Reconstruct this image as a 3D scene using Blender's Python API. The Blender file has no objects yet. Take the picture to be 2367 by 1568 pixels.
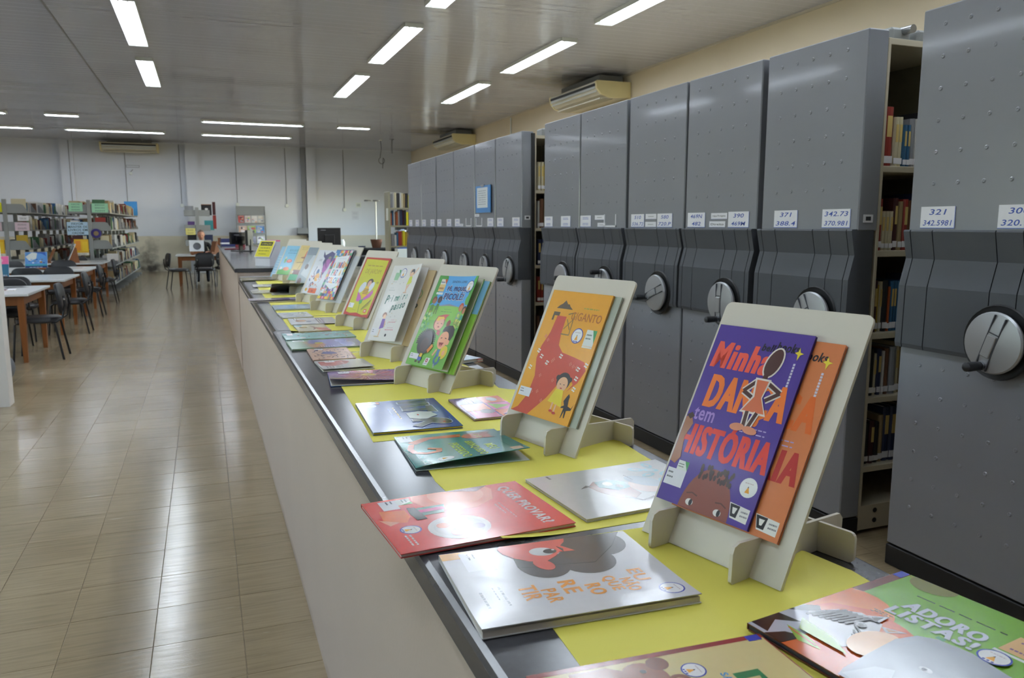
import bpy, bmesh, math, random
from mathutils import Vector, Matrix
random.seed(7)
R = math.radians
PI = math.pi
SC = bpy.context.scene
COL = SC.collection

# ------------------------------------------------------------------ camera, world, exposure
cam = bpy.data.cameras.new('camera')
cam.sensor_fit = 'HORIZONTAL'; cam.sensor_width = 36.0
cam.lens = 1813.0 / 2367.0 * 36.0
cam.clip_start = 0.02; cam.clip_end = 200
cam.dof.use_dof = True; cam.dof.focus_distance = 1.75; cam.dof.aperture_fstop = 9.5
camo = bpy.data.objects.new('camera', cam); COL.objects.link(camo)
camo.location = (0, 0, 1.47); camo.rotation_euler = (R(90 - 8.25), 0, R(-21.25))
SC.camera = camo
SC.view_settings.view_transform = 'Standard'; SC.view_settings.look = 'None'
SC.view_settings.gamma = 1.0; SC.view_settings.use_curve_mapping = False
SC.view_settings.exposure = .9
SC.cycles.use_denoising = True
SC.cycles.max_bounces = 8; SC.cycles.diffuse_bounces = 4; SC.cycles.glossy_bounces = 4
SC.cycles.sample_clamp_indirect = 6.0
SC.cycles.caustics_reflective = False; SC.cycles.caustics_refractive = False
LAMP = 21.0            # radiance of the fluorescent tubes
SKY = 1.25
W = bpy.data.worlds.new('world'); SC.world = W; W.use_nodes = True
wn = W.node_tree; wn.nodes.clear()
sky = wn.nodes.new('ShaderNodeTexSky'); sky.sky_type = 'NISHITA'; sky.sun_disc = False
sky.sun_elevation = R(38); sky.sun_rotation = R(90)
bgn = wn.nodes.new('ShaderNodeBackground'); bgn.inputs['Strength'].default_value = SKY
won = wn.nodes.new('ShaderNodeOutputWorld')
wn.links.new(sky.outputs[0], bgn.inputs[0]); wn.links.new(bgn.outputs[0], won.inputs[0])

# ------------------------------------------------------------------ helpers
def lin(c):
    if isinstance(c, str):
        c = c.lstrip('#'); c = [int(c[i:i+2], 16) / 255 for i in (0, 2, 4)]
    return tuple((x / 12.92 if x <= .04045 else ((x + .055) / 1.055) ** 2.4) for x in c[:3])

def mat(name, col, rough=.5, metal=0., var=.06, scale=6., bump=0., bscale=40., coat=0., spec=.5, emit=0., stretch=(1, 1, 1)):
    m = bpy.data.materials.new(name); m.use_nodes = True
    nt = m.node_tree; N = nt.nodes; L = nt.links
    b = N['Principled BSDF']; c = lin(col)
    tc = N.new('ShaderNodeTexCoord'); mp = N.new('ShaderNodeMapping'); mp.inputs['Scale'].default_value = stretch
    L.new(tc.outputs['Object'], mp.inputs[0])
    nz = N.new('ShaderNodeTexNoise'); nz.inputs['Scale'].default_value = scale; nz.inputs['Detail'].default_value = 4
    L.new(mp.outputs[0], nz.inputs['Vector'])
    mx = N.new('ShaderNodeMix'); mx.data_type = 'RGBA'
    mx.inputs['A'].default_value = (*[x * (1 - var) for x in c], 1)
    mx.inputs['B'].default_value = (*[min(1, x * (1 + var)) for x in c], 1)
    L.new(nz.outputs['Fac'], mx.inputs['Factor']); L.new(mx.outputs['Result'], b.inputs['Base Color'])
    b.inputs['Roughness'].default_value = rough; b.inputs['Metallic'].default_value = metal
    b.inputs['Specular IOR Level'].default_value = spec
    if coat: b.inputs['Coat Weight'].default_value = coat; b.inputs['Coat Roughness'].default_value = .08
    if bump:
        n2 = N.new('ShaderNodeTexNoise'); n2.inputs['Scale'].default_value = bscale; n2.inputs['Detail'].default_value = 3
        L.new(mp.outputs[0], n2.inputs['Vector'])
        bp = N.new('ShaderNodeBump'); bp.inputs['Strength'].default_value = bump; bp.inputs['Distance'].default_value = .01
        L.new(n2.outputs['Fac'], bp.inputs['Height']); L.new(bp.outputs[0], b.inputs['Normal'])
    if emit:
        b.inputs['Emission Color'].default_value = (*c, 1); b.inputs['Emission Strength'].default_value = emit
    return m

def mesh(name, verts, faces, m=None, smooth=False, cols=None, mats=None, mi=None):
    me = bpy.data.meshes.new(name); me.from_pydata([tuple(v) for v in verts], [], faces); me.update()
    if m is not None: me.materials.append(m)
    if mats:
        for x in mats: me.materials.append(x)
        if mi: me.polygons.foreach_set('material_index', mi)
    if cols:
        at = me.color_attributes.new('Col', 'FLOAT_COLOR', 'CORNER'); k = 0; buf = []
        for p, c in zip(me.polygons, cols): buf += [c[0], c[1], c[2], 1.0] * p.loop_total
        at.data.foreach_set('color', buf)
    if smooth: me.polygons.foreach_set('use_smooth', [True] * len(me.polygons))
    return me

class MB:
    """collects boxes, bars, tubes, discs into one mesh"""
    def __init__(s): s.v = []; s.f = []; s.mi = []; s.k = 0
    def add(s, v, f):
        o = len(s.v); s.v += [tuple(x) for x in v]; s.f += [tuple(i + o for i in q) for q in f]; s.mi += [s.k] * len(f); return s
    def box(s, x0, x1, y0, y1, z0, z1, M=None):
        v = [Vector((x, y, z)) for z in (z0, z1) for y in (y0, y1) for x in (x0, x1)]
        if M is not None: v = [M @ p for p in v]
        return s.add(v, [(0, 2, 3, 1), (4, 5, 7, 6), (0, 1, 5, 4), (2, 6, 7, 3), (0, 4, 6, 2), (1, 3, 7, 5)])
    def cbox(s, x0, x1, y0, y1, z0, z1, c=.004, M=None):
        """box with chamfered edges"""
        v = []; 
        for sx in (0, 1):
            for sy in (0, 1):
                for sz in (0, 1):
                    X = x1 if sx else x0; Y = y1 if sy else y0; Z = z1 if sz else z0
                    dx = -c if sx else c; dy = -c if sy else c; dz = -c if sz else c
                    v += [Vector((X, Y + dy, Z + dz)), Vector((X + dx, Y, Z + dz)), Vector((X + dx, Y + dy, Z))]
        if M is not None: v = [M @ p for p in v]
        bm = bmesh.new(); bv = [bm.verts.new(p) for p in v]
        r = bmesh.ops.convex_hull(bm, input=bv); 
        bmesh.ops.dissolve_limit(bm, angle_limit=.01, verts=bm.verts[:], edges=bm.edges[:])
        bm.verts.index_update()
        vv = [p.co.copy() for p in bm.verts]; ff = [[q.index for q in f.verts] for f in bm.faces]; bm.free()
        return s.add(vv, ff)
    def tube(s, pts, r, n=8, cap=True):
        pts = [Vector(p) for p in pts]; rr = r if isinstance(r, (list, tuple)) else [r] * len(pts)
        o = []; prev = None
        for i, p in enumerate(pts):
            d = (pts[min(i + 1, len(pts) - 1)] - pts[max(i - 1, 0)]).normalized()
            if prev is None:
                a = d.cross(Vector((0, 0, 1)));
                if a.length < .05: a = d.cross(Vector((1, 0, 0)))
                a.normalize()
            else:
                a = (prev - d * prev.dot(d)).normalized()
            prev = a; b = d.cross(a)
            o += [p + (a * math.cos(2 * PI * k / n) + b * math.sin(2 * PI * k / n)) * rr[i] for k in range(n)]
        f = []
        for i in range(len(pts) - 1):
            for k in range(n): f.append((i * n + k, i * n + (k + 1) % n, (i + 1) * n + (k + 1) % n, (i + 1) * n + k))
        if cap: f += [tuple(range(n))[::-1], tuple((len(pts) - 1) * n + k for k in range(n))]
        return s.add(o, f)
    def lathe(s, prof, n=24, M=None):
        """prof: (r, z) pairs around z"""
        v = []; f = []
        for r, z in prof: v += [Vector((r * math.cos(2 * PI * k / n), r * math.sin(2 * PI * k / n), z)) for k in range(n)]
        if M is not None: v = [M @ p for p in v]
        for i in range(len(prof) - 1):
            for k in range(n): f.append((i * n + k, i * n + (k + 1) % n, (i + 1) * n + (k + 1) % n, (i + 1) * n + k))
        f += [tuple(range(n))[::-1], tuple((len(prof) - 1) * n + k for k in range(n))]
        return s.add(v, f)
    def prism(s, poly, z0, z1, M=None):
        """2D polygon extruded along z"""
        n = len(poly); v = [Vector((x, y, z0)) for x, y in poly] + [Vector((x, y, z1)) for x, y in poly]
        if M is not None: v = [M @ p for p in v]
        f = [tuple(range(n))[::-1], tuple(range(n, 2 * n))] + [(i, (i + 1) % n, n + (i + 1) % n, n + i) for i in range(n)]
        return s.add(v, f)
    def mesh(s, name, m=None, smooth=False, mats=None):
        return mesh(name, s.v, s.f, m, smooth, mats=mats, mi=s.mi if mats else None)
    def build(s, name, m=None, parent=None, smooth=False, mats=None, loc=None, **kw):
        me = s.mesh(name, m, smooth, mats)
        if smooth: shade_auto(me)
        return link(name, me, parent, loc, **kw)

def shade_auto(me, ang=40):
    bm = bmesh.new(); bm.from_mesh(me)
    for e in bm.edges:
        e.smooth = not (len(e.link_faces) == 2 and e.calc_face_angle(0) > R(ang))
    for f in bm.faces: f.smooth = True
    bm.to_mesh(me); bm.free()

def link(name, data, parent=None, loc=None, M=None, label=None, cat=None, group=None, kind=None):
    o = bpy.data.objects.new(name, data); COL.objects.link(o)
    if parent is not None: o.parent = parent
    if loc is not None: o.location = loc
    if M is not None: o.matrix_local = M
    tag(o, label, cat, group, kind); return o

def tag(o, label=None, cat=None, group=None, kind=None):
    if label: o['label'] = label
    if cat: o['category'] = cat
    if group: o['group'] = group
    if kind: o['kind'] = kind

def thing(name, label, cat, loc=(0, 0, 0), rz=0., group=None, M=None):
    o = bpy.data.objects.new(name, None); COL.objects.link(o); o.empty_display_size = .1
    o.location = loc; o.rotation_euler = (0, 0, rz)
    if M is not None: o.matrix_local = M
    tag(o, label, cat, group); return o

KIDS = {}
def copy_tree(o, parent=None, kids=None):
    c = o.copy(); COL.objects.link(c)
    if parent is not None: c.parent = parent
    for ch in [x for x in o.children]: copy_tree(ch, c)
    return c

def struct(o): o['kind'] = 'structure'; return o

def rrect(x0, x1, y0, y1, r, n=4):
    p = []
    for cx, cy, a in ((x1 - r, y1 - r, 0), (x0 + r, y1 - r, 90), (x0 + r, y0 + r, 180), (x1 - r, y0 + r, 270)):
        for k in range(n + 1): p.append((cx + r * math.cos(R(a + 90 * k / n)), cy + r * math.sin(R(a + 90 * k / n))))
    return p

ORD = ['first', 'second', 'third', 'fourth', 'fifth', 'sixth', 'seventh', 'eighth', 'ninth', 'tenth', 'eleventh', 'twelfth', 'thirteenth',
       'fourteenth', 'fifteenth', 'sixteenth', 'seventeenth', 'eighteenth', 'nineteenth', 'twentieth', 'twenty-first', 'twenty-second', 'twenty-third', 'twenty-fourth', 'twenty-fifth', 'twenty-sixth', 'twenty-seventh', 'twenty-eighth']

# ------------------------------------------------------------------ materials
def mat_floor():
    m = mat('vinyl_tile', '#b3a68c', rough=.2, var=.10, scale=3)
    nt = m.node_tree; N = nt.nodes; L = nt.links; b = N['Principled BSDF']
    g = N.new('ShaderNodeNewGeometry')
    n1 = N.new('ShaderNodeTexNoise'); n1.inputs['Scale'].default_value = 1.1; n1.inputs['Detail'].default_value = 6
    mp = N.new('ShaderNodeMapping'); mp.inputs['Scale'].default_value = (4, 60, 1); L.new(g.outputs['Position'], mp.inputs[0])
    n2 = N.new('ShaderNodeTexNoise'); n2.inputs['Scale'].default_value = 1.0; n2.inputs['Detail'].default_value = 5; L.new(mp.outputs[0], n2.inputs['Vector'])
    L.new(g.outputs['Position'], n1.inputs['Vector'])
    oi = N.new('ShaderNodeObjectInfo')
    r1 = N.new('ShaderNodeMix'); r1.data_type = 'RGBA'; r1.inputs['A'].default_value = (*lin('#8c7b5e'), 1); r1.inputs['B'].default_value = (*lin('#b6a486'), 1)
    L.new(n1.outputs['Fac'], r1.inputs['Factor'])
    r2 = N.new('ShaderNodeMix'); r2.data_type = 'RGBA'; r2.blend_type = 'MULTIPLY'; r2.inputs['B'].default_value = (.80, .80, .78, 1)
    L.new(r1.outputs['Result'], r2.inputs['A'])
    cr = N.new('ShaderNodeValToRGB'); cr.color_ramp.elements[0].position = .42; cr.color_ramp.elements[1].position = .7
    L.new(n2.outputs['Fac'], cr.inputs[0]); L.new(cr.outputs[0], r2.inputs['Factor'])
    # pale scuffs and marbling flecks
    mp3 = N.new('ShaderNodeMapping'); mp3.inputs['Rotation'].default_value = (0, 0, R(12)); mp3.inputs['Scale'].default_value = (3, 34, 1); L.new(g.outputs['Position'], mp3.inputs[0])
    n3 = N.new('ShaderNodeTexNoise'); n3.inputs['Scale'].default_value = 1.7; n3.inputs['Detail'].default_value = 3; L.new(mp3.outputs[0], n3.inputs['Vector'])
    c3 = N.new('ShaderNodeValToRGB'); c3.color_ramp.elements[0].position = .70; c3.color_ramp.elements[1].position = .78; L.new(n3.outputs['Fac'], c3.inputs[0])
    r3 = N.new('ShaderNodeMix'); r3.data_type = 'RGBA'; r3.inputs['B'].default_value = (*lin('#cfc8b4'), 1)
    L.new(r2.outputs['Result'], r3.inputs['A']); L.new(c3.outputs[0], r3.inputs['Factor'])
    r4 = N.new('ShaderNodeMix'); r4.data_type = 'RGBA'; r4.blend_type = 'MULTIPLY'; r4.inputs['B'].default_value = (.90, .89, .87, 1)
    L.new(oi.outputs['Random'], r4.inputs['Factor']); L.new(r3.outputs['Result'], r4.inputs['A'])
    L.new(r4.outputs['Result'], b.inputs['Base Color'])
    mr = N.new('ShaderNodeMapRange'); mr.inputs[3].default_value = .09; mr.inputs[4].default_value = .25; L.new(n2.outputs['Fac'], mr.inputs[0]); L.new(mr.outputs[0], b.inputs['Roughness'])
    bp = N.new('ShaderNodeBump'); bp.inputs['Strength'].default_value = .05; bp.inputs['Distance'].default_value = .02
    L.new(n2.outputs['Fac'], bp.inputs['Height']); L.new(bp.outputs[0], b.inputs['Normal'])
    return m

def stains(m, spots, colour, soft=.35, nscale=2.2):
    """blotches with a place of their own (mould above the air conditioners, damp at the skirting)"""
    nt = m.node_tree; N = nt.nodes; L = nt.links; b = N['Principled BSDF']
    src = b.inputs['Base Color'].links[0].from_socket
    g = N.new('ShaderNodeNewGeometry'); nz = N.new('ShaderNodeTexNoise'); nz.inputs['Scale'].default_value = nscale; nz.inputs['Detail'].default_value = 8
    L.new(g.outputs['Position'], nz.inputs['Vector'])
    tot = None
    for (p, sc, amt) in spots:
        sb = N.new('ShaderNodeVectorMath'); sb.operation = 'SUBTRACT'; sb.inputs[1].default_value = p; L.new(g.outputs['Position'], sb.inputs[0])
        ml = N.new('ShaderNodeVectorMath'); ml.operation = 'MULTIPLY'; ml.inputs[1].default_value = [1 / s for s in sc]; L.new(sb.outputs[0], ml.inputs[0])
        ln = N.new('ShaderNodeVectorMath'); ln.operation = 'LENGTH'; L.new(ml.outputs[0], ln.inputs[0])
        ad = N.new('ShaderNodeMath'); ad.operation = 'ADD'; L.new(ln.outputs['Value'], ad.inputs[0])
        k = N.new('ShaderNodeMath'); k.operation = 'MULTIPLY_ADD'; k.inputs[1].default_value = 1.4; k.inputs[2].default_value = -.7; L.new(nz.outputs['Fac'], k.inputs[0]); L.new(k.outputs[0], ad.inputs[1])
        mr = N.new('ShaderNodeMapRange'); mr.inputs[1].default_value = 1.0; mr.inputs[2].default_value = soft; mr.inputs[3].default_value = 0; mr.inputs[4].default_value = amt; L.new(ad.outputs[0], mr.inputs[0])
        if tot is None: tot = mr.outputs[0]
        else:
            mm = N.new('ShaderNodeMath'); mm.operation = 'MAXIMUM'; L.new(tot, mm.inputs[0]); L.new(mr.outputs[0], mm.inputs[1]); tot = mm.outputs[0]
    mx = N.new('ShaderNodeMix'); mx.data_type = 'RGBA'; mx.inputs['B'].default_value = (*lin(colour), 1)
    L.new(src, mx.inputs['A']); L.new(tot, mx.inputs['Factor']); L.new(mx.outputs['Result'], b.inputs['Base Color'])

def ribbed(m):
    """fine ribs running across the room plus a slow sag of the strips"""
    nt = m.node_tree; N = nt.nodes; L = nt.links; g = N.new('ShaderNodeNewGeometry')
    sp = N.new('ShaderNodeSeparateXYZ'); L.new(g.outputs['Position'], sp.inputs[0])
    k = N.new('ShaderNodeMath'); k.operation = 'MULTIPLY'; k.inputs[1].default_value = 2 * PI / .025; L.new(sp.outputs['Y'], k.inputs[0])
    sn = N.new('ShaderNodeMath'); sn.operation = 'SINE'; L.new(k.outputs[0], sn.inputs[0])
    am = N.new('ShaderNodeMath'); am.operation = 'MULTIPLY'; am.inputs[1].default_value = .11; L.new(sn.outputs[0], am.inputs[0])
    mp = N.new('ShaderNodeMapping'); mp.inputs['Scale'].default_value = (.35, .9, 1); L.new(g.outputs['Position'], mp.inputs[0])
    nz = N.new('ShaderNodeTexNoise'); nz.inputs['Scale'].default_value = 1.0; nz.inputs['Detail'].default_value = 2; L.new(mp.outputs[0], nz.inputs['Vector'])
    wx = N.new('ShaderNodeMath'); wx.operation = 'MULTIPLY_ADD'; wx.inputs[1].default_value = .07; wx.inputs[2].default_value = -.035; L.new(nz.outputs['Fac'], wx.inputs[0])
    cb = N.new('ShaderNodeCombineXYZ'); cb.inputs['Z'].default_value = -1; L.new(wx.outputs[0], cb.inputs['X']); L.new(am.outputs[0], cb.inputs['Y'])
    nm = N.new('ShaderNodeVectorMath'); nm.operation = 'NORMALIZE'; L.new(cb.outputs[0], nm.inputs[0])
    L.new(nm.outputs[0], N['Principled BSDF'].inputs['Normal'])
M_floor = mat_floor()
M_joint = mat('tile_joint', '#9a8d76', .7)
M_ceil = mat('pvc_ceiling', '#c9cbd6', .09, var=.03, scale=1.5, spec=.95)
ribbed(M_ceil)
stains(M_ceil, [((6.1, 13.2, 4.05), (1.0, 1.3, 9), .85), ((6.1, 21.6, 4.05), (.9, 1.3, 9), .85), ((-2.0, 27.2, 4.05), (1.6, .9, 9), .6)], '#1b1a19', .2)
M_wallb = mat('back_wall_paint', '#dbe0e6', .55, var=.03, scale=2)
M_wallb2 = mat('back_wall_dado', '#d2cbb6', .45, var=.04, scale=2)
stains(M_wallb2, [((-1.75, 27.6, .35), (.45, 2, .55), .75), ((-1.65, 27.6, .12), (.6, 2, .32), .95), ((-1.6, 27.6, .75), (.28, 2, .4), .5), ((-.9, 27.6, .06), (1.2, 2, .12), .35)], '#3f3a34', .1, 7.0)
M_wallr = mat('cream_wall_paint', '#e3d6bb', .6, var=.04, scale=1.5)
M_white = mat('white_wall_paint', '#e2dfd9', .6, var=.03, scale=3)
M_cwall = mat('counter_paint', '#c6b3a3', .55, var=.05, scale=2.5, bump=.05, bscale=90)
stains(M_cwall, [((.3, 1.9, .0), (.5, 1.2, .06), .6), ((.3, 3.6, .0), (.5, 1.4, .05), .6), ((.3, 5.5, .0), (.5, 1.6, .04), .5)], '#8a6c4c', .1)
M_granite = mat('dark_granite', '#434347', .2, var=.14, scale=90, bump=.015, bscale=7, spec=.6)
M_granite_edge = mat('granite_edge', '#3a3833', .3, var=.25, scale=60, bump=.2, bscale=60)
M_yellow = mat('yellow_card', '#e2d95e', .6, var=.03, scale=3, bump=.05, bscale=5)
M_mdf = mat('white_mdf', '#d2cbbd', .5, var=.04, scale=9)
stains(M_mdf, [], '#b0a080') if False else None
M_mdfedge = mat('mdf_raw_edge', '#a8977c', .7)
M_steel = mat('grey_powder_coat', '#80838a', .28, var=.02, scale=5, bump=.012, bscale=400, coat=.3)
M_steel_d = mat('dark_slot', '#17181a', .6)
M_band = mat('charcoal_plastic', '#44474d', .55, var=.06, scale=8, bump=.06, bscale=500)
M_wheel = mat('satin_aluminium', '#a3a5a8', .38, metal=.5, var=.04, scale=12)
M_knob = mat('black_plastic', '#1d1e22', .4)
M_kick = mat('black_kickplate', '#131416', .5)
M_beige = mat('beige_steel', '#b8af99', .45, var=.04)
M_card = mat('white_card', '#e9e9ee', .45, var=.02)
M_ink = mat('blue_ink', '#2b4aa8', .6)
M_inkd = mat('dark_ink', '#2a2c33', .6)
M_chair = mat('black_vinyl', '#1d1e22', .38, var=.1, scale=15, bump=.05, bscale=120)
M_tube = mat('black_steel_tube', '#151619', .3)
M_chrome = mat('worn_chrome', '#b9bcc0', .25, metal=.9)
M_wood = mat('orange_wood', '#7f4a1c', .45, var=.22, scale=4, stretch=(12, 12, 1))
M_wood_d = mat('brown_wood', '#7c4a27', .5, var=.25, scale=4, stretch=(1, 10, 10))
M_laminate = mat('white_laminate', '#d3d6d4', .25, var=.03)
M_shelf = mat('grey_shelf_steel', '#8a8d8c', .45, var=.04)
M_shelf2 = mat('olive_shelf_steel', '#8b8873', .5, var=.05)
M_ac = mat('aged_ac_plastic', '#e2d49d', .4, var=.07, scale=4)
M_ac2 = mat('ac_grille', '#d0cab4', .45)
M_acd = mat('ac_slot', '#2a2925', .6)
M_tubelight = mat('fluorescent_tube', '#e9f1ff', .3, emit=LAMP)
M_lampw = mat('white_enamel', '#e3e8e2', .35)
M_black = mat('black_matte_plastic', '#121317', .42)
M_pages = mat('page_edges', '#dcd6c6', .75, var=.1, scale=3, stretch=(1, 1, 300))
M_skin = mat('skin', '#c08a72', .5)
M_hair = mat('short_grey_hair', '#6b5a50', .7)
M_black_cloth = mat('black_shirt', '#17181c', .85)
M_grey_ball = mat('grey_rubber', '#63666c', .55)
M_glass = mat('window_glass', '#ffffff', .02)
gn = M_glass.node_tree; gt = gn.nodes.new('ShaderNodeBsdfTransparent'); gt.inputs[0].default_value = (.93, .96, .95, 1); gg = gn.nodes.new('ShaderNodeBsdfGlossy'); gg.inputs['Roughness'].default_value = .01
glw = gn.nodes.new('ShaderNodeLayerWeight'); gpw = gn.nodes.new('ShaderNodeMath'); gpw.operation = 'POWER'; gpw.inputs[1].default_value = 5; gn.links.new(glw.outputs['Facing'], gpw.inputs[0])
gfr = gn.nodes.new('ShaderNodeMath'); gfr.operation = 'MULTIPLY_ADD'; gfr.inputs[1].default_value = .6; gfr.inputs[2].default_value = .03; gn.links.new(gpw.outputs[0], gfr.inputs[0]); gmx = gn.nodes.new('ShaderNodeMixShader'); gn.links.new(gfr.outputs[0], gmx.inputs[0]); gn.links.new(gt.outputs[0], gmx.inputs[1]); gn.links.new(gg.outputs[0], gmx.inputs[2])
gn.links.new(gmx.outputs[0], gn.nodes['Material Output'].inputs[0])
M_alu = mat('window_aluminium', '#c9cbcc', .4, metal=.3)
M_duct = mat('grey_duct', '#8b8e90', .5)
M_terra = mat('brown_pot', '#6b4632', .7)

def mat_print(name, rough=.2, coat=.5):
    m = bpy.data.materials.new(name); m.use_nodes = True; N = m.node_tree.nodes; L = m.node_tree.links; b = N['Principled BSDF']
    a = N.new('ShaderNodeAttribute'); a.attribute_name = 'Col'
    tc = N.new('ShaderNodeTexCoord'); nz = N.new('ShaderNodeTexNoise'); nz.inputs['Scale'].default_value = 60; L.new(tc.outputs['Object'], nz.inputs['Vector'])
    mx = N.new('ShaderNodeMix'); mx.data_type = 'RGBA'; mx.blend_type = 'MULTIPLY'; mx.inputs['B'].default_value = (.93, .93, .93, 1)
    L.new(a.outputs['Color'], mx.inputs['A']); L.new(nz.outputs['Fac'], mx.inputs['Factor']); L.new(mx.outputs['Result'], b.inputs['Base Color'])
    b.inputs['Roughness'].default_value = rough; b.inputs['Coat Weight'].default_value = coat; b.inputs['Coat Roughness'].default_value = .14
    n2 = N.new('ShaderNodeTexNoise'); n2.inputs['Scale'].default_value = 11; n2.inputs['Detail'].default_value = 2; L.new(tc.outputs['Object'], n2.inputs['Vector'])
    bp = N.new('ShaderNodeBump'); bp.inputs['Strength'].default_value = .12; bp.inputs['Distance'].default_value = .006
    L.new(n2.outputs['Fac'], bp.inputs['Height']); L.new(bp.outputs[0], b.inputs['Normal']); L.new(bp.outputs[0], b.inputs['Coat Normal'])
    return m
M_print = mat_print('glossy_print')
M_printm = mat_print('matte_print', .55, .05)
M_prints = mat_print('satin_print', .36, .22)

# ------------------------------------------------------------------ flat print: shapes and lettering as thin coloured faces
_glyph = {}
def glyphs(txt, bold=0., shear=0., sp=0.):
    k = (txt, bold, shear, sp)
    if k in _glyph: return _glyph[k]
    cu = bpy.data.curves.new('t', 'FONT'); cu.body = txt; cu.resolution_u = 3; cu.offset = bold; cu.shear = shear
    cu.space_character = 1.0 + bold * 3.5 + sp; cu.size = 1.0; cu.space_line = .85
    o = bpy.data.objects.new('t', cu)
    me = bpy.data.meshes.new_from_object(o)
    v = [(p.co.x, p.co.y) for p in me.vertices]; f = [tuple(p.vertices) for p in me.polygons]
    bpy.data.meshes.remove(me); bpy.data.objects.remove(o); bpy.data.curves.remove(cu)
    xs = [p[0] for p in v] or [0, 1]; ys = [p[1] for p in v] or [0, 1]
    r = (v, f, min(xs), max(xs), min(ys), max(ys)); _glyph[k] = r; return r

def clip(poly, w, h):
    def cut(ps, ins, inter):
        o = []
        for i, p in enumerate(ps):
            q = ps[(i + 1) % len(ps)]
            if ins(p):
                o.append(p)
                if not ins(q): o.append(inter(p, q))
            elif ins(q): o.append(inter(p, q))
        return o
    def ix(c): return lambda p, q: (c, p[1] + (q[1] - p[1]) * (c - p[0]) / (q[0] - p[0]))
    def iy(c): return lambda p, q: (p[0] + (q[0] - p[0]) * (c - p[1]) / (q[1] - p[1]), c)
    for ins, inter in ((lambda p: p[0] >= 0, ix(0)), (lambda p: p[0] <= w, ix(w)), (lambda p: p[1] >= 0, iy(0)), (lambda p: p[1] <= h, iy(h))):
        if len(poly) < 3: return []
        poly = cut(poly, ins, inter)
    return poly

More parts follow.
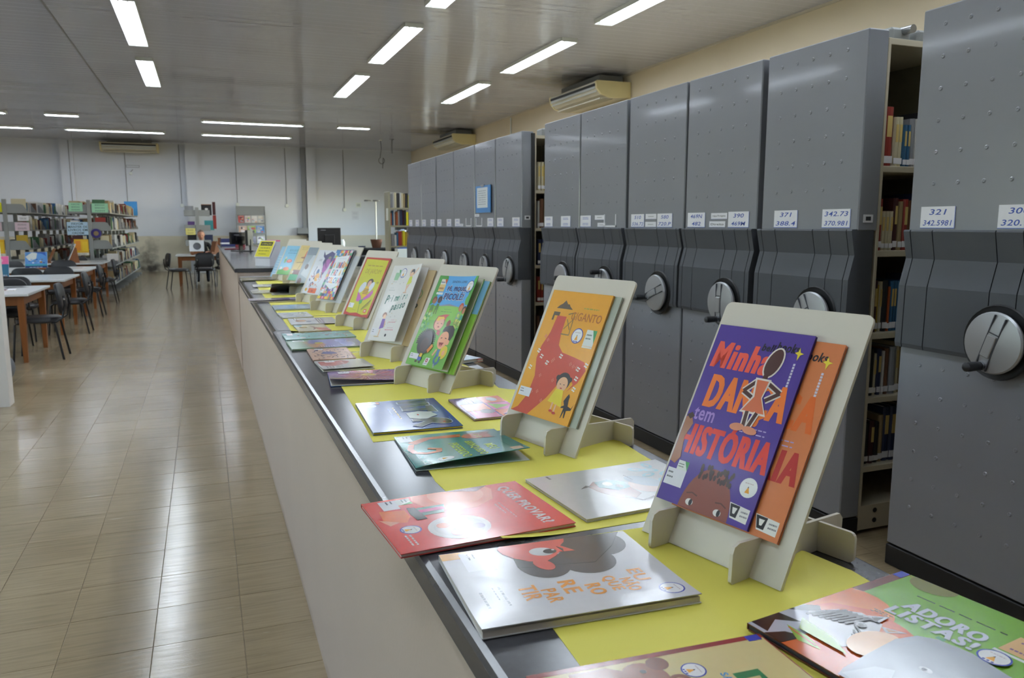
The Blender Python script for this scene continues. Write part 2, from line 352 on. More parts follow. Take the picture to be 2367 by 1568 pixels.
class Art:
    """flat print on a w x h sheet, coordinates 0..1 across and up"""
    EPS = .00010
    def __init__(s, w, h, bg=None):
        s.w = w; s.h = h; s.v = []; s.f = []; s.c = []; s.boxes = []
        if bg: s.rect(0, 0, 1, 1, bg)
    def _layer(s, x0, x1, y0, y1):
        l = 0
        for a, b, c, d, k in s.boxes:
            if x0 < b and x1 > a and y0 < d and y1 > c: l = max(l, k + 1)
        s.boxes.append((x0, x1, y0, y1, l)); return l
    def raw(s, v, faces, col):
        if not v: return s
        xs = [p[0] for p in v]; ys = [p[1] for p in v]
        l = s._layer(min(xs), max(xs), min(ys), max(ys)); z = (l + 1) * s.EPS; o = len(s.v)
        s.v += [(x, y, z) for x, y in v]; c = lin(col)
        for f in faces: s.f.append(tuple(i + o for i in f)); s.c.append(c)
        return s
    def poly(s, pts, col, closed=True):
        p = clip([(x * s.w, y * s.h) for x, y in pts], s.w, s.h)
        if len(p) < 3: return s
        a = sum(p[i][0] * p[(i + 1) % len(p)][1] - p[(i + 1) % len(p)][0] * p[i][1] for i in range(len(p)))
        if a < 0: p = p[::-1]
        return s.raw(p, [tuple(range(len(p)))], col)
    def rect(s, x0, y0, x1, y1, col): return s.poly([(x0, y0), (x1, y0), (x1, y1), (x0, y1)], col)
    def ell(s, cx, cy, r, col, ry=None, rot=0., n=22, a0=0, a1=360):
        """r in widths; ry in widths too"""
        ry = r if ry is None else ry; q = s.w / s.h; p = []
        for k in range(n if a1 - a0 >= 360 else n + 1):
            t = R(a0 + (a1 - a0) * k / n); x = r * math.cos(t); y = ry * math.sin(t)
            p.append((cx + x * math.cos(rot) - y * math.sin(rot), cy + (x * math.sin(rot) + y * math.cos(rot)) * q))
        return s.poly(p, col)
    def line(s, pts, wd, col):
        q = s.w / s.h
        for (x0, y0), (x1, y1) in zip(pts, pts[1:]):
            dx = (x1 - x0); dy = (y1 - y0) / q; l = math.hypot(dx, dy) or 1; nx = -dy / l * wd / 2; ny = dx / l * wd / 2 * q
            s.poly([(x0 + nx, y0 + ny), (x1 + nx, y1 + ny), (x1 - nx, y1 - ny), (x0 - nx, y0 - ny)], col)
        return s
    def text(s, txt, x0, y0, x1, y1, col, bold=.0, shear=0., rot=0., sp=None):
        """lettering fitted to the box; rot in degrees about the box centre"""
        fat = max(0, bold - .02); bold = min(bold, .02); sp = fat * 2.6 if sp is None else sp
        if fat:
            for q in (-1, 1): s.text(txt, x0 + q * fat * (y1 - y0) * s.h / s.w, y0, x1 + q * fat * (y1 - y0) * s.h / s.w, y1, col, bold, shear, rot, sp)
        v, f, a, b, c, d = glyphs(txt, bold, shear, sp)
        X0, X1, Y0, Y1 = x0 * s.w, x1 * s.w, y0 * s.h, y1 * s.h
        sx = (X1 - X0) / max(1e-6, b - a); sy = (Y1 - Y0) / max(1e-6, d - c); mx = (X0 + X1) / 2; my = (Y0 + Y1) / 2
        out = []
        for x, y in v:
            px = X0 + (x - a) * sx - mx; py = Y0 + (y - c) * sy - my
            if rot: ca, sa = math.cos(R(rot)), math.sin(R(rot)); px, py = px * ca - py * sa, px * sa + py * ca
            out.append((min(s.w, max(0, px + mx)), min(s.h, max(0, py + my))))
        return s.raw(out, f, col)
    def scrib(s, x0, y0, x1, y1, col, n=1):
        """a line of lettering too small to read"""
        rs = random.Random(int(x0 * 1000 + y0 * 777)); W_ = (x1 - x0)
        if (y1 - y0) / n * s.h > .012: n = max(n, int((y1 - y0) * s.h / .010))
        hh = (y1 - y0) / n
        for k in range(n):
            x = x0
            while x < x1:
                l = W_ * rs.uniform(.08, .22); s.rect(x, y0 + k * hh + hh * .3, min(x1, x + l), y0 + k * hh + hh * .7, col); x += l + W_ * .05
        return s
    def seal(s, cx, cy, r, ring='#2b3fa0'):
        q = s.w / s.h
        s.ell(cx, cy, r, ring); s.ell(cx, cy, r * .88, '#f2f2f0')
        s.poly([(cx - r * .28, cy - r * .55 * q), (cx + r * .28, cy - r * .55 * q), (cx, cy + r * .15 * q)], '#e8a22a')
        s.poly([(cx - r * .08, cy - r * .02 * q), (cx + r * .08, cy - r * .02 * q), (cx, cy + r * .17 * q)], '#22242a')
        s.scrib(cx - r * .5, cy + r * .3 * q, cx + r * .5, cy + r * .55 * q, '#c9b7b7')
        for k in (-.45, 0, .45): s.ell(cx + k * r * .6, cy - r * .72 * q, r * .1, ring, n=8)
        return s
    def call(s, x0, y0, x1, y1):
        s.rect(x0, y0, x1, y1, '#e9e9ee'); d = (x1 - x0); e = (y1 - y0)
        s.scrib(x0 + d * .08, y0 + e * .62, x0 + d * .34, y0 + e * .86, '#4a4c55'); s.scrib(x0 + d * .08, y0 + e * .34, x0 + d * .4, y0 + e * .58, '#4a4c55'); return s
    def pnld(s, x0, y0, x1, y1):
        s.rect(x0, y0, x1, y1, '#e6ebe4'); s.poly([(x1, y1), (x1, y0 + (y1 - y0) * .2), (x0 + (x1 - x0) * .6, y1)], '#3f9a52')
        s.scrib(x0 + (x1 - x0) * .1, y0 + (y1 - y0) * .35, x0 + (x1 - x0) * .6, y0 + (y1 - y0) * .8, '#5a6a5e', 2); return s
    def obj(s, name, parent, surf=None, M=None, m=None, cuts=0, label=None):
        me = mesh(name, s.v, s.f, m or M_print, cols=s.c)
        if surf:
            bm = bmesh.new(); bm.from_mesh(me)
            for k in range(1, cuts):
                bmesh.ops.bisect_plane(bm, geom=bm.verts[:] + bm.edges[:] + bm.faces[:], plane_co=(s.w * k / cuts, 0, 0), plane_no=(1, 0, 0))
                bmesh.ops.bisect_plane(bm, geom=bm.verts[:] + bm.edges[:] + bm.faces[:], plane_co=(0, s.h * k / cuts, 0), plane_no=(0, 1, 0))
            for v in bm.verts: v.co = surf(*v.co)
            bm.to_mesh(me); bm.free()
        return link(name, me, parent, M=M, label=label)

def sheet(name, parent, M, w, h, art, t=.0006, m=None):
    """a card: thin board + its print"""
    b = MB().box(0, w, 0, h, 0, t).build(name, m or M_card, parent); b.matrix_local = M
    art.obj('print', b if parent is not None else b, M=Matrix.Translation((0, 0, t)), m=M_printm)
    return b

def frame(o, u, v):
    """matrix with x=u, y=v, z=u x v at o"""
    u = Vector(u).normalized(); v = Vector(v).normalized(); n = u.cross(v).normalized(); v = n.cross(u)
    M = Matrix.Identity(4)
    for i in range(3): M[i][0] = u[i]; M[i][1] = v[i]; M[i][2] = n[i]; M[i][3] = o[i]
    return M

# ------------------------------------------------------------------ the room
XL, XR, YB, YF, ZC_ = -8.0, 6.95, 27.7, -3.5, 4.05
fl = struct(MB().box(XL, XR, YF, YB, -.12, -.003).build('floor', M_joint))
T = .3; g = .0006; ch = .0012
tv = [(g, g, -.003), (T - g, g, -.003), (T - g, T - g, -.003), (g, T - g, -.003),
      (g + ch, g + ch, 0), (T - g - ch, g + ch, 0), (T - g - ch, T - g - ch, 0), (g + ch, T - g - ch, 0)]
tf = [(4, 5, 6, 7), (0, 1, 5, 4), (1, 2, 6, 5), (2, 3, 7, 6), (3, 0, 4, 7)]
tile_me = mesh('floor_tile', [(x - T / 2, y - T / 2, z) for x, y, z in tv], tf, M_floor)
cinv = Matrix.Translation(camo.location) @ camo.rotation_euler.to_matrix().to_4x4(); cinv = cinv.inverted()
def inview(p, mx=1.05):
    q = cinv @ Vector(p)
    return q.z < -.1 and abs(q.x / -q.z) < .653 * mx and abs(q.y / -q.z) < .4325 * mx
cand = []; rest = MB()
for i in range(-27, 23):
    for j in range(-22, 84):
        x = .057 + .3 * i + .15; y = 2.86 + .3 * j + .15
        if not (XL + .1 < x < XR - .1 and YF + .1 < y < YB): continue
        d = math.hypot(x, y)
        vis = inview((x, y, 0)) and (x < .35 or (1.0 < x < 2.75 and y > 1.5)) and not (y > 7.4 and x < -1.7)
        cand.append((0 if vis else 1, d, x, y))
cand.sort()
for k, (nv, d, x, y) in enumerate(cand):
    if nv == 0 and k < 290:
        o = link('floor_tile', tile_me, fl, (x, y, random.uniform(-.0004, .0)))
        o.rotation_euler = (R(random.uniform(-.10, .10)), R(random.uniform(-.10, .10)), random.choice((0, PI / 2, PI, -PI / 2)))
    else:
        a, b_ = R(random.uniform(-.1, .1)), R(random.uniform(-.1, .1))
        rest.add([(x + px - T / 2, y + py - T / 2, pz + (px - T / 2) * b_ + (py - T / 2) * a) for px, py, pz in tv], tf)
rest.build('floor_tiles', M_floor, fl, kind='stuff')

ce = struct(MB().box(XL, XR, YF, YB, ZC_ + .012, ZC_ + .12).build('ceiling', M_joint))
strip_stuff = MB()
def strip(mb, x0, x1, y):
    a = random.uniform(-.0012, .0012); e = .002
    mb.add([(x0, y + e, ZC_ + .012), (x1, y + e, ZC_ + .012), (x1, y + .2 - e, ZC_ + .012), (x0, y + .2 - e, ZC_ + .012),
            (x0, y + e + .003, ZC_ + a), (x1, y + e + .003, ZC_ + a), (x1, y + .2 - e - .003, ZC_ - a), (x0, y + .2 - e - .003, ZC_ - a)],
           [(4, 7, 6, 5), (0, 4, 5, 1), (1, 5, 6, 2), (2, 6, 7, 3), (3, 7, 4, 0)])
y = YF
while y < YB - .05:
    near = 8.2 < y < 14
    for x0, x1 in ((XL, -1.625), (-1.615, XR)):
        if near:
            m_ = MB(); strip(m_, x0, x1, y); m_.build('ceiling_strip', M_ceil, ce)
        else: strip(strip_stuff, x0, x1, y)
    y += .2
strip_stuff.build('ceiling_strips', M_ceil, ce, kind='stuff')
struct(MB().box(-1.632, -1.608, YF, YB, ZC_ - .004, ZC_ + .012).build('trim_1', mat('ceiling_joint_trim', '#8c8c8a', .5)))
struct(MB().box(XR - .03, XR, YF, YB, ZC_ - .03, ZC_).build('trim_2', mat('cornice_trim', '#cfc8b6', .5)))
struct(MB().box(XL, XR, YB - .03, YB, ZC_ - .03, ZC_).build('trim_3', M_wallb))

wb = struct(MB().box(XL, XR, YB, YB + .2, 0, ZC_).build('wall_back', M_wallb))
MB().box(XL, XR, YB - .006, YB, 0, 1.13).build('dado', M_wallb2, wb)
WL = [.5, 4.2, 7.9]; wl = MB(); v0, vz0, vz1 = 1.0, 1.2, 2.6
wl.box(XL - .2, XL, YF, YB, 0, vz0); wl.box(XL - .2, XL, YF, YB, vz1, ZC_); ys = YF
for q in WL: wl.box(XL - .2, XL, ys, q - v0, vz0, vz1); ys = q + v0
wl.box(XL - .2, XL, ys, YB, vz0, vz1)
struct(wl.build('wall_left', M_white))
struct(MB().box(XL, XR, YF - .2, YF, 0, ZC_).build('wall_front', M_white))
WY = [14.8, 19.7, 24.5]; wr = MB(); w0, w1, zz0, zz1 = 1.25, 1.25, .95, 2.75
wr.box(XR, XR + .2, YF, YB, 0, zz0); wr.box(XR, XR + .2, YF, YB, zz1, ZC_); ys = YF
for q in WY: wr.box(XR, XR + .2, ys, q - w0, zz0, zz1); ys = q + w1
wr.box(XR, XR + .2, ys, YB, zz0, zz1)
struct(wr.build('wall_right', M_wallr))
for k, (q, wx, w0, zz0, zz1, sd) in enumerate([(q, XR + .08, w0, zz0, zz1, 1) for q in WY] + [(q, XL - .08, v0, vz0, vz1, -1) for q in WL]):
    w = struct(thing('window_%d' % (k + 1), None, None, (wx, q, (zz0 + zz1) / 2)))
    hh = (zz1 - zz0) / 2; f = MB()
    for s in (-1, 1): f.box(-.03, .03, s * w0 - .03 * (s > 0) - 0, s * w0 + .03 * (s < 0), -hh, hh); f.box(-.03, .03, -w0, w0, s * hh - .05 * (s > 0), s * hh + .05 * (s < 0))
    f.box(-.025, .025, -.03, .03, -hh, hh)
    f.build('window_frame', M_alu, w)
    for s in (-1, 1): MB().box(-.003, .003, .03 if s > 0 else -w0 + .03, w0 - .03 if s > 0 else -.03, -hh + .05, hh - .05).build('window_pane', M_glass, w)
    pl = bpy.data.lights.new('daylight_portal', 'AREA'); pl.shape = 'RECTANGLE'; pl.size = 2 * hh; pl.size_y = 2 * w0; pl.cycles.is_portal = True
    po = bpy.data.objects.new('daylight_portal', pl); COL.objects.link(po); po.location = (wx + sd * .14, q, (zz0 + zz1) / 2); po.rotation_euler = (0, R(90 * sd), 0)
for k, (x0, x1) in enumerate(((-3.95, -3.60), (-.45, -.08), (3.30, 3.60))):
    struct(MB().box(x0, x1, YB - .16, YB, 0, ZC_).build('trim_%d' % (k + 4), M_wallb))
# partition end at the left edge of the view
struct(MB().box(-2.4, -1.555, 7.34, 7.5, 0, ZC_).build('wall_partition', M_white))
# skirting along the counter side of the right wall conduit
cd = thing('wall_conduit', 'thin pale conduit running down the cream wall beyond the second air conditioner', 'conduit', (6.93, 17.9, 0))
MB().tube([(0, 0, 2.3), (0, 0, 4.0)], .018).build('pipe', M_lampw, cd); MB().box(-.02, .02, -.06, .06, 2.2, 2.32).build('outlet_box', M_lampw, cd)

# ------------------------------------------------------------------ ceiling lights (these light the room)
def make_light():
    t = thing('ceiling_light', 'twin tube ceiling light', 'light')
    h = MB(); L_ = 1.23
    h.box(-.105, .105, -L_, L_, -.006, -.001)
    for s in (-1, 1):
        h.add([(s * .105, -L_, -.001), (s * .105, L_, -.001), (s * .125, L_, -.05), (s * .125, -L_, -.05), (s * .112, -L_, -.006), (s * .112, L_, -.006)][:4] and
              [(s * .100, -L_, -.006), (s * .100, L_, -.006), (s * .122, L_, -.055), (s * .122, -L_, -.055), (s * .126, -L_, -.055), (s * .126, L_, -.055), (s * .126, L_, -.001), (s * .126, -L_, -.001)],
              [(0, 1, 2, 3), (3, 2, 5, 4), (4, 5, 6, 7)])
    h.build('housing', M_lampw, t)
    for s in (-1, 1):
        MB().box(-.12, .12, s * L_ - .012, s * L_ + .012, -.055, -.001).build('end_plate', M_lampw, t)
        MB().tube([(s * .05, -1.17, -.035), (s * .05, 1.17, -.035)], .0155, 10).build('lamp_tube', M_tubelight, t, smooth=True)
        for e in (-1, 1): MB().tube([(s * .05, e * 1.17, -.035), (s * .05, e * 1.2, -.035)], .018, 8).box(s * .05 - .008, s * .05 + .008, e * 1.2 - .01, e * 1.2 + .01, -.035, -.004).build('lamp_holder', M_lampw, t)
    return t
L0 = make_light(); first = True
def put_light(x, y, rz, label):
    global first
    o = L0 if first else copy_tree(L0); first = False
    o.location = (x, y, ZC_); o.rotation_euler = (0, 0, rz); o['label'] = label; o['group'] = 'fluorescent ceiling lights'; return o
colname = {-.73: 'left', 2.66: 'middle', 4.87: 'right'}
rowname = {8.1: 'nearest', 11.55: 'second', 15.1: 'third'}
for x in (-.73, 2.66, 4.87):
    for y in (1.1, 4.6, 8.1, 11.55, 15.1):
        if y < 7: lb = 'lit tube light of the %s column, %s' % (colname[x], 'over the front part of the counter' if y > 2 else 'over the near end of the counter')
        else: lb = 'lit lengthwise tube light, %s in the %s of the three ceiling columns' % (rowname[y], colname[x])
        put_light(x, y, 0, lb)
for x in (-4.3,):
    for k_, y in enumerate((4.6, 8.1, 11.55, 15.1)): put_light(x, y, 0, 'lit tube light, %s of the column over the reading tables' % ORD[k_])
for (y, nm) in ((21.35, 'nearer'), (24.4, 'farther')):
    for x, c, sc in ((-5.3, 'leftmost', 1), (-2.95 if y < 22 else -2.1, 'left of centre', .28 if y < 22 else 1), (1.3, 'right of centre', 1), (3.82, 'rightmost', .34)):
        if y > 22 and x > 3: continue
        o = put_light(x, y, PI / 2, 'lit %s crosswise tube light, %s in the %s row before the back wall' % ('short' if sc < 1 else 'long', c, nm)); o.scale = (1, sc, 1)

# ------------------------------------------------------------------ air conditioners
def ac(loc, rz, L_, label):
    """length along local y, wall side at +x"""
    t = thing('air_conditioner', label, 'air conditioner', loc, rz, 'ceiling mounted air conditioners')
    prof = [(0, .0), (0, -.25), (-.38, -.27), (-.56, -.22), (-.64, -.13), (-.66, -.02), (-.64, 0)]
    Mx = Matrix(((1, 0, 0, 0), (0, 0, 1, 0), (0, 1, 0, 0), (0, 0, 0, 1)))
    MB().prism(prof, -L_ / 2 + .05, L_ / 2 - .05, Mx).build('casing', M_ac2, t)
    for s in (-1, 1):
        MB().prism([(x * 1.01 - .002, z * 1.02 + .002) for x, z in prof], s * L_ / 2 - .05 if s > 0 else -L_ / 2, L_ / 2 if s > 0 else -L_ / 2 + .05, Mx).build('end_cap', M_ac, t)
    MB().box(-.668, -.655, -L_ / 2 + .06, L_ / 2 - .06, -.085, -.045).build('air_slot', M_acd, t)
    for k, (x, z) in enumerate(((-.656, -.10), (-.625, -.165))):
        M_ = Matrix.Translation((x, 0, z)) @ Matrix.Rotation(R(25 + 25 * k), 4, 'Y'); MB().box(-.004, .004, -L_ / 2 + .07, L_ / 2 - .07, -.03, .03, M_).build('louvre', M_lampw, t)
    gr = MB()
    for k in range(9): gr.box(-.34 + k * .03 - .2, -.33 + k * .03 - .2, -L_ / 2 + .1, L_ / 2 - .1, -.283, -.262)
    gr.build('intake_grille', M_ac2, t, kind='stuff')
    MB().box(-.5, -.05, -L_ / 2 + .2, L_ / 2 - .2, 0, .13).build('hanger', M_shelf, t); return t
ac((XR - .01, 13.2, 3.89), 0, 1.95, 'aged cream air conditioner on the right wall above the grey cabinets, nearer')
ac((XR - .01, 21.5, 3.89), 0, 1.95, 'aged cream air conditioner on the right wall at the far end')
ac((-2.0, YB - .01, 3.97), PI / 2, 1.62, 'yellowed air conditioner on the back wall above the book shelves')

# ------------------------------------------------------------------ counters
ZN = .95; ZF = 1.035
ct = thing('counter', 'long low counter, cream wall with dark stone top, covered in children\'s books', 'counter', (0, 0, 0))
cb = bmesh.new()
MB().box(.302, .91, -1.2, 8.43, 0, ZN - .045).build('base_wall', M_cwall, ct)
def slab(name, x0, x1, y0, y1, z1, parent, t=.045):
    mb = MB(); r = .012
    pr = [(x0, z1 - t), (x0, z1 - r), (x0 + r * .3, z1 - r * .3), (x0 + r, z1), (x1 - r, z1), (x1 - r * .3, z1 - r * .3), (x1, z1 - r), (x1, z1 - t)]
    mb.prism(pr, y0, y1, Matrix(((1, 0, 0, 0), (0, 0, 1, 0), (0, 1, 0, 0), (0, 0, 0, 1))))
    return mb.build(name, M_granite, parent)
slab('worktop', .290, .945, -1.2, 4.02, ZN, ct); slab('worktop', .306, .945, 4.032, 8.43, ZN, ct)
MB().box(.2985, .302, -1.2, 8.43, ZN - .062, ZN - .045).build('edge_fillet', M_granite_edge, ct)
c2 = thing('counter', 'higher far stretch of counter with a computer and a yellow notice on it', 'counter', (0, 0, 0))
MB().box(.295, .95, 8.45, 19.3, 0, ZF - .04).build('base_wall', M_cwall, c2)
slab('worktop', .268, 1.0, 8.44, 19.35, ZF, c2, .04)

# ------------------------------------------------------------------ mobile shelving
INK = '#3a55b0'
def card(parent, yl, wd, ht, z0, lines, X, yy, ang=0., plain=False):
    """white card on the front face, reading from the corridor; yl = left edge offset"""
    a = Art(wd, ht, '#e8e8ee')
    a.rect(0, 0, 1, .03, '#5a74c8'); a.rect(.985, 0, 1, 1, '#5a74c8') if not plain else None
    n = len(lines)
    for k, s in enumerate(lines):
        yc = 1 - (k + .5) / n
        if s == '~': a.scrib(.5 - .26, yc - .12, .5 + .26, yc + .12, INK if not plain else '#55575f'); continue
        h2 = .16 if n == 2 else .22; wr_ = min(.42, .085 * len(s)) if n == 2 else .40
        a.text(s, .5 - wr_, yc - h2 * .8, .5 + wr_, yc + h2 * .8, INK if not plain else '#33343a', bold=.012, shear=.18 if not plain else 0)
    M_ = frame((X - .002, yy - yl, z0), (0, -1, .0 + math.tan(ang)), (0, 0, 1))
    return sheet('number_card', parent, M_, wd, ht, a, .0012)

def cabinet(y1, y0, label, cards, hang, side=False, frames=()):
    """y1 = far edge (left in view), y0 = near edge"""
    X = 2.72; t = thing('mobile_shelving_unit', label, 'cabinet', (X, y1, 0), 0, 'mobile shelving units'); w = y1 - y0; yy = 0
    # front panels (pressed steel trays) with dimples
    for nm, a, b in (('upper_panel', 1.445, 2.315), ('lower_panel', .095, .97)):
        p = MB().cbox(0, .115, -w, 0, a, b, .005).build(nm, M_steel, t)
        dm = MB(); nr = int((b - a - .06) / .122)
        for r_ in range(nr):
            zc = b - .07 - r_ * .122
            for c_ in range(5):
                yc = -(.105 + c_ * (w - .16) / 4.6) ; n = 8; rr = .0095
                ring = [(-.0004, yc + rr * math.cos(2 * PI * k / n), zc + rr * math.sin(2 * PI * k / n)) for k in range(n)]
                mid = [(-.0036, yc + rr * .6 * math.cos(2 * PI * k / n), zc + rr * .6 * math.sin(2 * PI * k / n)) for k in range(n)]
                dm.add(ring + mid + [(-.0010, yc, zc)], [(k, n + k, n + (k + 1) % n, (k + 1) % n) for k in range(n)] + [(n + k, 2 * n, n + (k + 1) % n) for k in range(n)])
        dm.build('pressed_dimples', M_steel, p, smooth=True, kind='stuff')
    MB().cbox(-.004, .118, -w, 0, 0, .09, .004).build('kickplate', M_kick, t)
    # charcoal control cover: segments with dark gaps
    prof = [(-.026, 1.452), (-.03, 1.445), (-.006, 1.335), (-.034, 1.225), (-.036, .985), (-.03, .968), (.10, .968), (.10, 1.452)]
    Mx = Matrix(((1, 0, 0, 0), (0, 0, 1, 0), (0, 1, 0, 0), (0, 0, 0, 1)))
    cuts = [0, .035, .14, .62 * w, .78 * w, w - .035, w]
    MB().prism([(x + .006, z) for x, z in prof[:-2]] + [(.09, .975), (.09, 1.447)], -w + .003, -.003, Mx).build('cover_core', M_kick, t)
    for a, b in zip(cuts, cuts[1:]):
        MB().prism(prof, -b + .0022, -a - .0022, Mx).build('control_cover', M_band, t)
    # wheel
    wy = -.70 * w; wz = 1.045
    Mw = Matrix.Translation((-.036, wy, wz)) @ Matrix.Rotation(-PI / 2, 4, 'Y')
    MB().lathe([(.001, 0), (.140, 0), (.136, .008), (.128, .004), (.001, .004)], 36, Mw).build('wheel_collar', M_kick, t, smooth=True)
    MB().lathe([(.02, .0), (.098, .0), (.112, .014), (.115, .026), (.110, .034), (.06, .042), (.001, .044)], 40, Mw).build('crank_wheel', M_wheel, t, smooth=True)
    wh = t.children[-1]
    Ma = Matrix.Translation((-.036, wy, wz)) @ Matrix.Rotation(R(hang), 4, 'X') @ Matrix.Rotation(-PI / 2, 4, 'Y')
    sl = MB()
    for s in (-1, 1): sl.box(-.104, .104, s * .022 - .0018, s * .022 + .0018, .037, .0445, Ma)
    sl.box(.035, .039, -.022, .022, .038, .0455, Ma)
    sl.build('arm_groove', M_band, wh)
    MB().cbox(-.055, .03, -.019, .019, .036, .05, .003, Ma).build('fold_out_arm', M_wheel, wh)
    kn = MB().tube([Ma @ Vector((-.092, 0, .03)), Ma @ Vector((-.092, 0, .052))], .017, 14).build('knob_collar', M_chrome, wh, smooth=True)
    MB().tube([Ma @ Vector((-.092, 0, z)) for z in (.05, .055, .075, .10, .118, .124)], [.013, .017, .0175, .0185, .017, .009], 14).build('crank_knob', M_knob, wh, smooth=True)
    # card cover plate under the number cards
    for c in cards: card(t, c[0], c[1], c[2], c[3] if len(c) > 4 else 1.458, c[-1], -.0, 0, plain=c[2] < .05)
    for (yl, wd, h2) in frames:
        MB().box(-.004, 0, -yl - wd, -yl - wd + .010, 1.458, 1.458 + h2).box(-.004, 0, -yl - .010, -yl, 1.458, 1.458 + h2).box(-.004, 0, -yl - wd, -yl, 1.458, 1.47).build('card_frame', M_card, t)
    # steel shelving behind the front
    if not side:
        MB().box(.115, 3.7, -w + .015, -.015, .05, 2.27).build('shelf_body', M_beige, t)
    return t
A = .158; Hc = .086
cab1 = cabinet(2.462, 1.80, 'nearest grey mobile shelving unit at the right edge, cards 321 and 300', [(.058, A, Hc, ('321', '342.5981')), (.395, A, Hc, ('300', '320.98'))], 18)
cab2 = cabinet(3.392, 2.738, 'grey mobile shelving unit left of the open aisle, cards 371 and 342.73', [(.10, .17, Hc, ('371', '388.4')), (.437, .175, Hc, ('342.73', '370.981'))], -30, True)
cab3 = cabinet(4.098, 3.435, 'grey mobile shelving unit with cards 469N and 390', [(.03, .177, Hc, ('469N', '482')), (.265, .15, .034, 1.505, ('Língua Portuguesa',)), (.25, .15, .034, 1.459, ('Direito',)), (.425, .18, Hc, ('390', '469M'))], 0)
cab4 = cabinet(4.795, 4.118, 'grey mobile shelving unit with cards 510 and 580, knob pointing left', [(.05, .172, Hc, ('510', '536.72')), (.238, .135, .034, 1.51, ('~',)), (.235, .135, .034, 1.459, ('~',)), (.383, .175, Hc, ('580', '720.P'))], 68)
cab5 = cabinet(5.540, 4.835, 'grey mobile shelving unit with an empty white card frame, knob upwards', [(.01, .182, Hc, ('~', '~')), (.255, .15, .034, 1.51, ('~',)), (.30, .12, .03, 1.459, ('~',))], 180, frames=((.40, .18, .09),))
cab6 = cabinet(6.235, 5.558, 'grey mobile shelving unit right of the second open aisle', [(.015, .17, Hc, ('~', '~')), (.35, .18, Hc, ('~', '~'))], -95)
cab7 = cabinet(7.440, 6.752, 'grey mobile shelving unit left of the second open aisle, small badge on its side', [(.045, .18, Hc, ('~', '~')), (.46, .19, Hc, ('~', '~'))], 20, True)
cab8 = cabinet(8.085, 7.462, 'grey mobile shelving unit with a blue notice hung on it', [(.40, .18, Hc, ('~', '~')), (.0, .14, .03, 1.56, ('~',))], 15, frames=((.03, .2, .09),))
cab9 = cabinet(8.845, 8.105, 'grey mobile shelving unit, fourth from the far end', [(.03, .19, Hc, ('~', '~')), (.22, .12, .03, ('~',))], 10, frames=((.44, .19, .09),))
cab10 = cabinet(9.580, 8.868, 'grey mobile shelving unit, third from the far end', [(.02, .19, Hc, ('~', '~')), (.43, .19, Hc, ('~', '~'))], -25)
cab11 = cabinet(10.325, 9.62, 'grey mobile shelving unit, last but one at the far end', [(.03, .19, Hc, ('~', '~')), (.45, .19, Hc, ('~', '~'))], 0)
cab12 = cabinet(11.045, 10.335, 'grey mobile shelving unit at the far end beside the bookcase', [(.04, .18, Hc, ('~', '~')), (.40, .18, Hc, ('~', '~'))], -20)
for c_, z_ in ((cab2, 1.5), (cab7, 1.54)):   # little badge on the near side of the front
    w_ = -(2.738 - 3.392) if c_ is cab2 else .688
    b_ = MB().box(.03, .085, -w_ - .002, -w_, z_ - .018, z_ + .018).build('side_badge', M_card, c_); MB().box(.043, .072, -w_ - .003, -w_ - .002, z_ - .009, z_ + .009).build('badge_mark', M_inkd, b_)
# blue notice on the eighth unit
nt_ = thing('notice', 'blue folder sheet with a white text page, hung on a grey shelving unit', 'notice', (2.7, 7.99, 1.60))
MB().box(-.005, .004, -.45, 0, 0, .275).build('backing', mat('blue_sheet', '#4f8fd0', .4), nt_)
na = Art(.33, .205, '#dfe6ea')
for k in range(7): na.scrib(.12, .80 - k * .11, .85, .87 - k * .11, '#7c8796')
sheet('page', nt_, frame((-.006, -.05, .05), (0, -1, 0), (0, 0, 1)), .33, .205, na)
MB().box(-.008, .004, -.27, -.17, .262, .285).build('clip', M_chrome, nt_)

# ------------------------------------------------------------------ shelved books
BC = {'red': '#8a2a20', 'dark red': '#3f171a', 'cream': '#c4bb9c', 'white': '#bcbcba', 'blue': '#27597d', 'navy': '#1f2a4a', 'green': '#3f6a48', 'black': '#1b1c20',
      'grey': '#83858a', 'brown': '#6a4630', 'orange': '#a04e22', 'yellow': '#b0932a', 'tan': '#8f7c58', 'teal': '#2f8288', 'purple': '#5a3f78', 'bright yellow': '#d8d02a'}
BM = {}
def book_mesh(c):
    """a standing book: spine faces -y, unit size (x thickness, y depth, z height)"""
    if c in BM: return BM[c]
    m = mat('cloth_' + c.replace(' ', '_'), BC[c], .5, var=.08, scale=20)
    mb = MB()
    pr = [(-.5, 1), (-.5, .06), (-.3, .012), (0, 0), (.3, .012), (.5, .06), (.5, 1), (.40, 1), (.40, .1), (-.40, .1), (-.40, 1)]
    mb.prism(pr, 0, 1); mb.k = 1; mb.box(-.40, .40, .1, .985, .02, .98)
    BM[c] = mb.mesh('shelf_book', mats=[m, M_pages]); return BM[c]
lab_me = MB().box(-.5, .5, -.0015, .02, 0, 1).mesh('call_label', M_card)
band_me = MB().box(-.5, .5, -.0012, .02, 0, 1).mesh('spine_title', mat('spine_title', '#c9b06a', .5))
def put_book(c, p, th, dp, ht, rz, label, group, lean=0., lab=False, title=False):
    o = link('shelf_book', book_mesh(c), None, p, label=label, cat='book', group=group)
    o.scale = (th, dp, ht); o.rotation_euler = (0, lean, rz)
    if lab:
        l = link('call_label', lab_me, o, (0, 0, .06)); l.scale = (.9, 1, .12)
    if title:
        l = link('spine_title', band_me, o, (0, 0, .5)); l.scale = (.5, 1, .35)
    return o
CL = list(BC)

